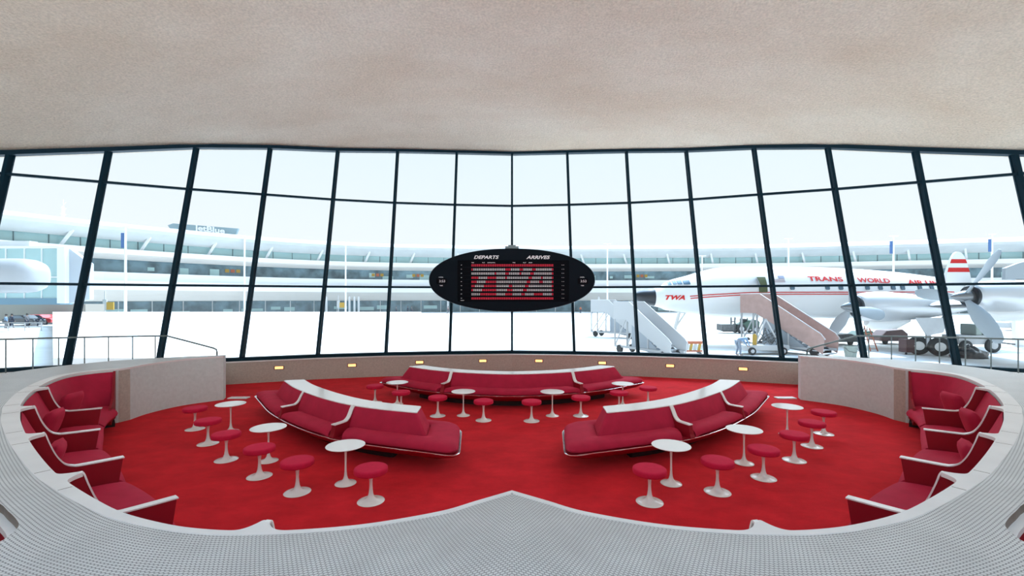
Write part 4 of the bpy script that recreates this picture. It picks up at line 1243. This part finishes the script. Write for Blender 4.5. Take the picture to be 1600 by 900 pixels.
# nose gear
b = MB(); b.tube([(fX(1062), YF, 1.6), (fX(1050), YF, GZ + .4)], .13, 10); b.tube([(fX(1072), YF, 1.5), (fX(1052), YF, .0)], .07, 8); b.build('landing_gear_strut', M_fus, plane, smooth=60)
for dy in (-.3, .3):
    g = MB(); g.lathe([(0, -.12), (.30, -.12), (.38, -.08), (.40, 0), (.38, .08), (.30, .12), (0, .12)], c=(fX(1050), YF + dy, GZ + .4), n=28, axis='y'); g.build('tire', M_rub, plane, smooth=50)
# tail: three fins on a tailplane
def fin(X0, Y, z0, h, chord, name='tail_fin'):
    prof = [(0, 0), (.05, .3), (.13, .55), (.24, .8), (.36, .95), (.48, 1.0), (.60, .97), (.72, .86), (.82, .68), (.92, .4), (.98, .15), (1, 0), (.85, -.18), (.5, -.25), (.15, -.15)]
    pp = catmull(prof + [prof[0]], 3)[:-1]
    o = MB().prism(pp, lambda p: (X0 + p[0] * chord, Y - .09, z0 + p[1] * h), lambda p: (X0 + p[0] * chord, Y + .09, z0 + p[1] * h)).build(name, M_fus, plane)
    for (a, b_) in ((.66, .78), (.40, .53)):
        V = [];
        def ext(v):
            xs = []
            for q0, q1 in zip(prof, prof[1:]):
                if (q0[1] - v) * (q1[1] - v) <= 0 and q0[1] != q1[1]: xs.append(q0[0] + (q1[0] - q0[0]) * (v - q0[1]) / (q1[1] - q0[1]))
            return min(xs), max(xs)
        l0, r0 = ext(a); l1_, r1 = ext(b_)
        poly = [(l0, a), (r0, a), (r1, b_), (l1_, b_)]
        MB().prism(poly, lambda p: (X0 + p[0] * chord, Y - .10, z0 + p[1] * h), lambda p: (X0 + p[0] * chord, Y + .10, z0 + p[1] * h)).build('fin_stripe', M_lred, o)
    return o
XT = fX(1476)
MB().rings([[(XT + .2 + u * 2.2, Y, CH + .9 + th * v) for (u, v) in ((0, 0), (.2, 1), (.6, .8), (1, 0), (.6, -.8), (.2, -1))] for (Y, th) in ((YF - 3.6, .06), (YF, .14), (YF + 4.2, .06))], True).build('tailplane', M_alu, plane)
fin(XT - 1.2, YF - 1.2, CH + 1.0, 2.55, 2.0); fin(XT + 3.3, YF + 3.6, CH + 1.0, 2.2, 1.7)

# tail of another aircraft at the far right edge
tx = empty('blue_tail', (40, 34, GZ), 'grey blue tail plane shape at the right picture edge above the engine', 'aircraft part')
MB().prism([(1571, 419), (1592, 411), (1640, 400), (1640, 437), (1571, 437)], lambda p: ((p[0] - CX) / F * 34.0, 34.0, CH + (HY - p[1]) * 34.0 / F), lambda p: ((p[0] - CX) / F * 34.0, 34.25, CH + (HY - p[1]) * 34.0 / F)).build('panel', M_prop, tx)
MB().box(38.2, 39, 34, 34.25, GZ, CH + 1.5).build('support', M_mast, tx)

# ================================================================== STAIR TRUCKS AND APRON EQUIPMENT
M_brown = mat('pinkish brown stair panel', (.72, .46, .40), .6, noise=(3, .08))
M_ggreen = mat('forklift green', (.05, .13, .09), .5); M_grey = mat('machine grey', (.16, .165, .165), .6, noise=(6, .3)); M_wht2 = mat('white truck paint', (.80, .81, .82), .5)
def stairs(name, label, top, bot, width, m_side, n=14, ph=1.0, platform=1.2, body=True):
    top = Vector(top); bot = Vector(bot); d = Vector((bot.x - top.x, bot.y - top.y, 0)).normalized(); x = Vector((-d.y, d.x, 0))
    r = empty(name, tuple(Vector((bot.x, bot.y, GZ))), label, 'stairs')
    st = MB()
    for i in range(n):
        f = (i + .5) / n; c = top.lerp(bot, f); L_ = (bot - top).length / n
        a = c - x * width / 2; e_ = c + x * width / 2
        st.beam(a, e_, L_ * .75, .06); 
    st.build('steps', M_wht2, r)
    st = MB(); p0 = top - d * platform; st.beam(p0 - x * 0 , top, width, .1); st.build('platform', M_wht2, r)
    for sgn in (-1, 1):
        o_ = x * (sgn * width / 2); P = [p0 + o_, top + o_, bot + o_ + Vector((0, 0, .25))]
        up = Vector((0, 0, ph)); lo = Vector((0, 0, -.25)); q = Vector(d * .35)
        poly = [P[0] + lo, P[1] + lo, P[2] + lo * .5, P[2] + up * .8 + q * .3, P[2] + up - d * .1, P[1] + up + d * .3, P[0] + up]
        V = [tuple(v - x * .03) for v in poly] + [tuple(v + x * .03) for v in poly]; k_ = len(poly)
        mesh('side_panel', V, [tuple(range(k_)), tuple(range(2 * k_ - 1, k_ - 1, -1))] + [(i, (i + 1) % k_, k_ + (i + 1) % k_, k_ + i) for i in range(k_)], m_side, r)
        g = MB(); g.tube([P[0] + up, P[1] + up + d * .3, P[2] + up - d * .1, P[2] + up * .7 + q * .4], .035, 8); g.build('handrail', M_wht2, r, smooth=60)
    # under-frame
    g = MB(); base = Vector((top.x, top.y, GZ + .45))
    for sgn in (-1, 1):
        o_ = x * (sgn * width * .42)
        g.beam(top + o_, base + o_, .1, .1); g.beam(p0 + o_, Vector((p0.x, p0.y, GZ + .45)) + o_, .1, .1); g.beam(Vector((p0.x, p0.y, GZ + .45)) + o_, Vector((bot.x, bot.y, GZ + .45)) + o_, .14, .14)
        g.beam(top + o_, Vector((p0.x, p0.y, GZ + .45)) + o_, .07, .07); mid_ = top.lerp(bot, .5); g.beam(mid_ + o_, Vector((mid_.x, mid_.y, GZ + .45)) + o_, .08, .08)
    g.build('frame', M_wht2, r)
    if body:
        g = MB(); tri = [top + Vector((0, 0, -.35)) + d * .4, top.lerp(bot, .85) + Vector((0, 0, -.3)), Vector((top.lerp(bot, .85).x, top.lerp(bot, .85).y, GZ + .5)), Vector((top.x, top.y, GZ + .5)) + d * .4]
        V = [tuple(v - x * width * .4) for v in tri] + [tuple(v + x * width * .4) for v in tri]
        g.add(V, [(0, 1, 2, 3), (7, 6, 5, 4), (0, 4, 5, 1), (1, 5, 6, 2), (2, 6, 7, 3), (3, 7, 4, 0)]); g.build('housing', mat('pale blue grey housing', (.52, .58, .64), .5), r)
    for f_, sgn in ((.1, -1), (.1, 1), (.9, -1), (.9, 1)):
        c = Vector((p0.x, p0.y, GZ + .28)).lerp(Vector((bot.x, bot.y, GZ + .28)), f_) + x * (sgn * width * .42)
        g = MB(); g.lathe([(0, -.09), (.24, -.09), (.28, -.04), (.28, .04), (.24, .09), (0, .09)], n=20, axis='y')
        an = math.atan2(d.y, d.x); rot = Matrix.Rotation(an, 4, 'Z'); mesh('wheel', [tuple(rot @ Vector(v) + c) for v in g.V], g.F, M_rub, r, smooth=50)
    return r
stairs('boarding_stairs', 'brown sided mobile boarding stairs standing at the open airliner door', (17.7, 31.6, 1.75), (19.6, 27.6, GZ + .1), 1.5, M_brown, ph=1.1)
stairs('boarding_stairs', 'white mobile boarding stairs before the black nose of the airliner', (8.0, 29.5, 1.4), (9.7, 26.2, GZ + .1), 1.3, M_wht2, ph=.9)
stairs('boarding_stairs', 'smaller white mobile stairs farther off, left of the airliner nose', (9.2, 42.5, 1.5), (11.4, 40.5, GZ + .1), 1.3, M_wht2, ph=.9, platform=1.6)

def g_at(px, py): return wpt(px, py, GZ)
def wheel(parent, c, r_, w_=.25, hub=True, m_=None):
    g = MB(); g.lathe([(0, -w_ / 2), (r_ * .8, -w_ / 2), (r_ * .96, -w_ * .35), (r_, 0), (r_ * .96, w_ * .35), (r_ * .8, w_ / 2), (0, w_ / 2)], c=c, n=24, axis='y'); o = g.build('wheel', m_ or M_rub, parent, smooth=50)
    if hub: MB().lathe([(0, -w_ / 2 - .02), (r_ * .45, -w_ / 2 - .02), (r_ * .5, -w_ / 2), (0, -w_ / 2)], c=c, n=20, axis='y').build('hub', M_wht2, o, smooth=50)
# forklift
x, y, _ = g_at(1152, 520.5)
r = empty('forklift', (x, y, GZ), 'dark green forklift truck parked beneath the airliner fuselage', 'forklift')
M_lens = MB().prism([(-.2, .45), (2.0, .45), (2.05, 1.2), (1.8, 1.45), (.9, 1.35), (.2, 1.0), (-.2, .95)], lambda p: (x + p[0], y - .6, GZ + p[1]), lambda p: (x + p[0], y + .6, GZ + p[1])).build('body', M_ggreen, r); bevel(M_lens, .05)
b = MB()
for dy in (-.55, .55):
    b.beam((x + .0, y + dy, GZ + .9), (x + .15, y + dy, GZ + 2.1), .08, .08); b.beam((x + 1.4, y + dy, GZ + 1.3), (x + 1.2, y + dy, GZ + 2.1), .08, .08); b.beam((x + .1, y + dy, GZ + 2.1), (x + 1.3, y + dy, GZ + 2.1), .08, .08)
b.box(x + .1, x + 1.25, y - .6, y + .6, GZ + 2.08, GZ + 2.14); b.build('cab_frame', M_ggreen, r)
b = MB()
for dy in (-.4, .4): b.beam((x - .45, y + dy, GZ + .15), (x - .45, y + dy, GZ + 2.2), .12, .12); b.beam((x - .5, y + dy, GZ + .2), (x - 1.7, y + dy, GZ + .2), .12, .06)
for z in (.5, 1.2, 2.1): b.beam((x - .45, y - .4, GZ + z), (x - .45, y + .4, GZ + z), .1, .1)
b.build('mast', M_grey, r); MB().box(x - 1.9, x - .6, y - .6, y + .6, GZ + .3, GZ + .95).build('load', M_grey, r)
MB().box(x + .4, x + .9, y - .3, y + .3, GZ + 1.0, GZ + 1.5).build('seat', M_rub, r)
wheel(r, (x + .1, y - .62, GZ + .5), .5); wheel(r, (x + 1.6, y - .62, GZ + .42), .42); wheel(r, (x + .1, y + .62, GZ + .5), .5); wheel(r, (x + 1.6, y + .62, GZ + .42), .42)
# ground power cart with frame tangle
x, y, _ = g_at(1196, 553)
r = empty('ground_power_cart', (x, y, GZ), 'low white service cart with a tangle of pipes, left of the brown stairs', 'cart')
b = MB(); b.box(x - 1.7, x + 1.2, y - .6, y + .6, GZ + .3, GZ + .62); b.build('bed', M_wht2, r)
b = MB(); rr = random.Random(5)
for i in range(24):
    a = Vector((x + rr.uniform(-.4, 1.0), y + rr.uniform(-.5, .5), GZ + .6 + rr.uniform(0, .4))); c = Vector((x + rr.uniform(-.2, .9), y + rr.uniform(-.5, .5), GZ + rr.uniform(.9, 1.8))); b.tube([a, c], .03, 6)
b.build('pipes', M_grey, r); b = MB(); b.beam((x - .9, y - .4, GZ + .6), (x - .2, y - .4, GZ + 2.3), .07, .07); b.beam((x + .7, y - .4, GZ + .6), (x - .2, y - .4, GZ + 2.3), .07, .07); b.beam((x - 1.4, y, GZ + .6), (x - 1.4, y, GZ + 1.5), .06, .06); b.build('frame', M_wht2, r)
MB().lathe([(0, 0), (.13, 0), (.13, .6), (.05, .72), (0, .72)], c=(x - .9, y - .35, GZ + .62), n=14).build('yellow_cylinder', M_yel, r, smooth=50)
wheel(r, (x - 1.2, y - .62, GZ + .25), .25, .15); wheel(r, (x + .8, y - .62, GZ + .25), .25, .15)
# barrier
x, y, _ = g_at(1077, 552)
r = empty('road_barrier', (x, y, GZ), 'low orange and white striped barrier right of the white stairs', 'barrier')
b = MB(); b.box(x - .85, x + .85, y - .05, y + .05, GZ + .62, GZ + .8); b.box(x - .85, x + .85, y - .05, y + .05, GZ + .1, GZ + .2); b.build('rail', M_orange, r)
for q in range(6):
    MB().prism([(0, .2), (.16, .2), (.24, .62), (.08, .62)], lambda p: (x - .85 + q * .28 + p[0], y - .04, GZ + p[1]), lambda p: (x - .85 + q * .28 + p[0], y + .04, GZ + p[1])).build('slat', M_yel if q % 2 else M_wht2, r)
b = MB(); b.box(x - .7, x - .6, y - .3, y + .3, GZ, GZ + .1); b.box(x + .6, x + .7, y - .3, y + .3, GZ, GZ + .1); b.build('foot', M_grey, r)
# tool cart
x, y, _ = g_at(1420, 553.5)
M_mar = mat('maroon cabinet', (.16, .07, .07), .5)
r = empty('tool_cabinet', (x, y, GZ), 'maroon wheeled tool cabinet left of the large aircraft tires', 'cabinet')
b = MB(); b.box(x - .42, x + .42, y - .3, y + .3, GZ + .14, GZ + .98); o = b.build('body', M_mar, r); bevel(o, .02)
for q in range(4): MB().box(x - .36, x + .36, y - .32, y - .3, GZ + .2 + q * .19, GZ + .36 + q * .19).build('drawer', M_mar, r)
for dx in (-.35, .35): wheel(r, (x + dx, y - .2, GZ + .07), .07, .05, False)
# tarp heap
x, y, _ = g_at(1514, 559); V = []; Fc = []; rr = random.Random(9)
from mathutils import noise as mn
for i in range(15):
    for k in range(36):
        a = 2 * PI * k / 36; f = i / 14; rad = .95 * (1 - f ** 2.2); h_ = .72 * f ** .8
        nn = 1 + .28 * mn.noise(Vector((math.cos(a) * 3, math.sin(a) * 3, f * 4)))
        V.append((x + rad * nn * math.cos(a), y + rad * .7 * nn * math.sin(a), GZ + h_ * (1 + .25 * mn.noise(Vector((a * 2, f * 5, 1))))))
for i in range(14):
    for k in range(36): Fc.append((i * 36 + k, i * 36 + (k + 1) % 36, (i + 1) * 36 + (k + 1) % 36, (i + 1) * 36 + k))
o = mesh('tarpaulin_heap', V, Fc, mat('black plastic sheet', (.03, .032, .04), .3), smooth='all', loc=(x, y, GZ)); tag(o, 'crumpled black plastic sheet heaped on the apron right of the aircraft tires', 'tarpaulin')
# service trailer
x, y, _ = g_at(1535, 549.5)
r = empty('service_trailer', (x, y, GZ), 'pale green and white service trailer with one big wheel beneath the outer engine', 'trailer')
MB().box(x - 2.2, x + .5, y - .6, y + .6, GZ + .55, GZ + 1.15).build('chassis', M_wht2, r); o = MB().box(x - 1.0, x + .2, y - .55, y + .55, GZ + 1.15, GZ + 1.9).build('engine_box', mat('pale green steel', (.45, .55, .50), .5), r); bevel(o, .06)
MB().box(x - .6, x + .1, y - .58, y - .54, GZ + 1.2, GZ + 1.7).build('grille', M_dark, r); wheel(r, (x, y - .65, GZ + .5), .5); wheel(r, (x - 1.8, y - .65, GZ + .42), .42); MB().beam((x + .5, y, GZ + .7), (x + 2.2, y, GZ + .5), .1, .1).build('tow_bar', M_grey, r)
# white car farther right
x, y, _ = g_at(1590, 516)
r = empty('ground_vehicle', (x, y, GZ), 'small white vehicle far off at the right edge beneath the engine', 'car')
o = MB().prism([(-2, .3), (2, .3), (2, .9), (1.2, 1.0), (.7, 1.55), (-.9, 1.55), (-1.4, 1.0), (-2, .9)], lambda p: (x + p[0], y - .8, GZ + p[1]), lambda p: (x + p[0], y + .8, GZ + p[1])).build('body', M_wht2, r); bevel(o, .08)
MB().prism([(-1.2, 1.02), (.95, 1.02), (.6, 1.45), (-.8, 1.45)], lambda p: (x + p[0], y - .82, GZ + p[1]), lambda p: (x + p[0], y - .79, GZ + p[1])).build('window', M_win, r)
for dx in (-1.2, 1.2): wheel(r, (x + dx, y - .75, GZ + .32), .32, .2)
# ladder
x, y, _ = g_at(1366, 549)
r = empty('step_ladder', (x, y, GZ), 'tall orange stepladder under the inner engine', 'ladder'); b = MB()
for dx in (-.25, .25): b.beam((x + dx, y, GZ), (x + dx * .6 - .55, y, GZ + 1.75), .06, .04)
for i in range(6): f = (i + .7) / 6.8; b.beam((x - .25 - .55 * f, y, GZ + 1.75 * f), (x + .25 - .55 * f, y, GZ + 1.75 * f), .07, .03)
b.build('front_rails', M_orange, r); b = MB()
for dx in (-.2, .2): b.beam((x - 1.0 + dx, y + .1, GZ), (x - .55 + dx * .5, y, GZ + 1.75), .05, .03)
b.build('rear_rails', M_grey, r)
# bucket
x, y, _ = g_at(1329, 561)
r = empty('waste_bin', (x, y, GZ), 'round pale green plastic bin standing left of the stepladder', 'bin'); M_bin = mat('pale green plastic', (.50, .58, .52), .5)
MB().lathe([(0, 0), (.27, 0), (.34, .72), (.37, .74), (.37, .78), (.33, .78), (.26, .05), (0, .05)], c=(x, y, GZ), n=28).build('body', M_bin, r, smooth=50)
MB().tube([(x - .36, y, GZ + .7), (x - .3, y - .25, GZ + .5), (x, y - .35, GZ + .42), (x + .3, y - .25, GZ + .5), (x + .36, y, GZ + .7)], .012, 6).build('handle', M_grey, r)
# grey covered machinery
for (px, py, w_, h_, d_, lab, m_) in ((1300, 538, 1.5, .9, .9, 'low grey covered machine under the airliner, right of the brown stairs', M_grey), (1388, 537, 1.1, 1.2, .6, 'boxy dark red compressor behind the stepladder', M_mar), (1345, 530, .9, .8, .6, 'small green equipment box behind the inner propeller', M_ggreen)):
    x, y, _ = g_at(px, py); r = empty('ground_equipment', (x, y, GZ), lab, 'machine')
    o = MB().prism([(-w_, .25), (w_, .25), (w_, h_ * .7), (w_ * .6, h_), (-w_ * .5, h_ * .9), (-w_, h_ * .5)], lambda p: (x + p[0], y - d_, GZ + p[1]), lambda p: (x + p[0], y + d_, GZ + p[1])).build('housing', m_, r); bevel(o, .08)
    for dx in (-w_ * .6, w_ * .6): wheel(r, (x + dx, y - d_ * .8, GZ + .22), .22, .15, False)

# ---- people on the apron
M_skin = mat('skin', (.55, .36, .28), .6); M_navy = mat('dark clothing', (.05, .07, .12), .8); M_shirt = mat('light blue shirt', (.30, .48, .72), .8); M_jean = mat('pale denim', (.33, .40, .50), .8)
M_shp = mat('pale pink shirt', (.70, .52, .50), .8); M_hair = mat('dark hair', (.03, .025, .02), .7); M_gryc = mat('grey clothing', (.22, .23, .25), .8)
def person(X, Y, pose, top_m, leg_m, label, yaw=0, sc=1.0, group='people on the apron'):
    r = empty('person', (X, Y, GZ), label, 'person', group)
    hip = Vector((0, 0, .92)); S = {}
    if pose == 'bend':
        S = dict(hip=hip, ch=Vector((.33, 0, 1.16)), nk=Vector((.52, 0, 1.10)), hd=Vector((.66, 0, 1.02)), sl=Vector((.42, .19, 1.12)), sr=Vector((.42, -.19, 1.12)), el=Vector((.52, .22, .84)), er=Vector((.55, -.2, .84)), wl=Vector((.66, .12, .62)), wr=Vector((.68, -.1, .62)),
                 kl=Vector((.06, .12, .49)), kr=Vector((.10, -.12, .49)), al=Vector((-.05, .14, .08)), ar=Vector((.08, -.14, .08)))
    else:
        wk = .22 if pose == 'walk' else .04
        S = dict(hip=hip, ch=Vector((.02, 0, 1.30)), nk=Vector((.02, 0, 1.48)), hd=Vector((.05, 0, 1.64)), sl=Vector((.01, .19, 1.40)), sr=Vector((.01, -.19, 1.40)), el=Vector((-.08, .26, 1.12)), er=Vector((.08, -.26, 1.12)), wl=Vector((-.02, .25, .87)), wr=Vector((.20, -.22, .90)),
                 kl=Vector((wk * .7, .1, .49)), kr=Vector((-wk * .2, -.1, .49)), al=Vector((wk, .1, .08)), ar=Vector((-wk * 1.4, -.1, .1)))
    rot = Matrix.Rotation(yaw, 4, 'Z')
    def skin(name, edges, rad, m_, root_v):
        names_ = []; 
        for e_ in edges:
            for q in e_:
                if q not in names_: names_.append(q)
        me = bpy.data.meshes.new(name); me.from_pydata([tuple(rot @ (P_[q] * sc)) for q in names_], [(names_.index(a), names_.index(b_)) for a, b_ in edges], []); me.materials.append(m_)
        o = bpy.data.objects.new(name, me); COL.objects.link(o); o.parent = r
        sk = o.modifiers.new('skin', 'SKIN'); sk.use_smooth_shade = True
        bm = bmesh.new(); bm.from_mesh(me); ly = bm.verts.layers.skin.verify(); bm.verts.ensure_lookup_table()
        for i, q in enumerate(names_): bm.verts[i][ly].radius = (rad[q] * sc, rad[q] * sc); bm.verts[i][ly].use_root = (q == root_v)
        bm.to_mesh(me); bm.free(); sb = o.modifiers.new('s', 'SUBSURF'); sb.levels = 1; sb.render_levels = 2
        return o
    P_ = dict(S); P_['hl'] = S['hip'] + Vector((0, .1, -.04)); P_['hr'] = S['hip'] + Vector((0, -.1, -.04))
    P_['tl'] = S['al'] + Vector((.18, .02, -.04)); P_['tr'] = S['ar'] + Vector((.18, -.02, -.04))
    P_['fl'] = S['wl'] + (S['wl'] - S['el']).normalized() * .1; P_['fr'] = S['wr'] + (S['wr'] - S['er']).normalized() * .1
    R_ = dict(hip=.13, ch=.15, nk=.06, hd=.105, sl=.07, sr=.07, el=.045, er=.045, wl=.032, wr=.032, hl=.09, hr=.09, kl=.06, kr=.06, al=.045, ar=.045, tl=.04, tr=.04, fl=.035, fr=.035)
    skin('body', [('hip', 'ch'), ('ch', 'nk'), ('nk', 'hd'), ('ch', 'sl'), ('sl', 'el'), ('el', 'wl'), ('wl', 'fl'), ('ch', 'sr'), ('sr', 'er'), ('er', 'wr'), ('wr', 'fr'), ('hip', 'hl'), ('hl', 'kl'), ('kl', 'al'), ('al', 'tl'), ('hip', 'hr'), ('hr', 'kr'), ('kr', 'ar'), ('ar', 'tr')], R_, M_skin, 'hip')
    R2 = {k_: v * 1.18 for k_, v in R_.items()}; R2['hip'] = .155; R2['nk'] = .075
    P_['nk2'] = S['ch'].lerp(S['nk'], .75); R2['nk2'] = .085
    skin('shirt', [('hip', 'ch'), ('ch', 'nk2'), ('ch', 'sl'), ('sl', 'el'), ('ch', 'sr'), ('sr', 'er')] + ([('el', 'wl'), ('er', 'wr')] if top_m is not M_shp else []), R2, top_m, 'hip')
    R2['hip'] = .15
    skin('trousers', [('hip', 'hl'), ('hl', 'kl'), ('kl', 'al'), ('hip', 'hr'), ('hr', 'kr'), ('kr', 'ar')], R2, leg_m, 'hip')
    c = rot @ ((S['hd'] + Vector((-.015, 0, .03))) * sc); g = MB(); g.lathe([(0, .13), (.06, .12), (.105, .06), (.118, 0), (.10, -.05), (0, -.05)], c=tuple(c + Vector((X, Y, GZ))), n=16); g.build('hair', M_hair, r, smooth=60)
    return r
x, y, _ = g_at(1153, 556); person(x, y, 'bend', M_shirt, M_jean, 'person bending over in a light blue shirt beside the service cart', 0)
for (px, py, pose, tm, lm, lab) in ((9, 514, 'stand', M_shirt, M_gryc, 'person in a light blue shirt, second from the left edge under the concourse'), (18, 513, 'walk', M_navy, M_navy, 'person in dark clothes walking, beside the one in the blue shirt'),
                                    (42, 512, 'stand', M_gryc, M_navy, 'person in grey standing alone between the walkers and the red car'), (58, 511, 'bend', M_navy, M_navy, 'person in dark clothes leaning over the red car')):
    x, y, _ = g_at(px, py); person(x, y, pose, tm, lm, lab, yaw=PI * .1 * (px % 7), sc=1.0)
for (px, tm, nm) in ((619, M_gryc, 'leftmost of the tiny distant walkers before the terminal, in grey'), (637, M_navy, 'tiny distant walker in dark clothes, second from left before the terminal'), (643, M_gryc, 'tiny distant walker in grey, third from left before the terminal'), (700, M_shp, 'tiny distant walker in pink just left of the flight board, before the terminal'),
                     (907, M_orange, 'tiny distant walker in orange right of the flight board, before the terminal'), (925, M_shirt, 'tiny distant walker in light blue right of the flight board, before the terminal'), (944, M_navy, 'tiny distant walker in dark clothes nearest the far white stairs')):
    Y = 108.0; person((px - CX) / F * Y, Y, 'walk', tm, M_navy, nm, yaw=.5, sc=1.05, group='distant walkers before the terminal')
for (px, py, col_, lab) in ((38, 508.5, (.04, .05, .06), 'dark parked car under the concourse at the left edge'), (66, 507, (.9, .06, .06), 'red parked car behind the dark one under the concourse')):
    x, y, _ = g_at(px, py); r = empty('parked_car', (x, y, GZ), lab, 'car'); m_ = mat('car paint %s' % lab[:4], col_, .25, coat=.5)
    o = MB().prism([(-2.1, .3), (2.1, .3), (2.15, .75), (1.9, .9), (1.1, .98), (.5, 1.4), (-.9, 1.42), (-1.6, 1.0), (-2.1, .9)], lambda p: (x + p[0], y - .85, GZ + p[1]), lambda p: (x + p[0], y + .85, GZ + p[1])).build('body', m_, r); bevel(o, .08)
    MB().prism([(-1.3, 1.0), (.85, 1.0), (.42, 1.33), (-.85, 1.35)], lambda p: (x + p[0], y - .87, GZ + p[1]), lambda p: (x + p[0], y - .84, GZ + p[1])).build('window', M_win, r)
    for dx in (-1.3, 1.3): wheel(r, (x + dx, y - .8, GZ + .33), .33, .2)
# guard rail under the concourse
b = MB(); a = g_at(-20, 520)
for zz in (.5, .9): b.beam((-66, 50.5, GZ + zz), (-53, 50.5, GZ + zz), .08, .08)
for i in range(8): b.beam((-66 + i * 1.85, 50.5, GZ), (-66 + i * 1.85, 50.5, GZ + .9), .07, .07)
o = b.build('guard_rail', M_wht2, loc=(-53, 50.5, GZ)); tag(o, 'white guard rail before the parked cars at the left edge', 'railing')
# yellow hanging signs
for (px, py, Y, lab) in ((169, 477, 70, 'small white and yellow sign post before the lower terminal level on the left'), (532, 476, 105, 'small yellow and white hanging sign below the terminal ledge, left of the flight board')):
    X = (px - CX) / F * Y; z = CH + (HY - py) * Y / F; r = empty('direction_sign', (X, Y, z), lab, 'sign')
    MB().box(X - .2, X + .9, Y - .08, Y + .08, z - .7, z + .5).build('yellow_panel', M_yel, r); MB().box(X - .8, X - .2, Y - .08, Y + .08, z - .7, z + .9).build('white_panel', M_wht2, r)
    MB().beam((X - .5, Y, z + .9), (X - .5, Y, z + 2.2), .12, .12).build('post', M_wht2, r); MB().beam((X - .5, Y, z - .7), (X - .5, Y, GZ), .12, .12).build('post', M_wht2, r)
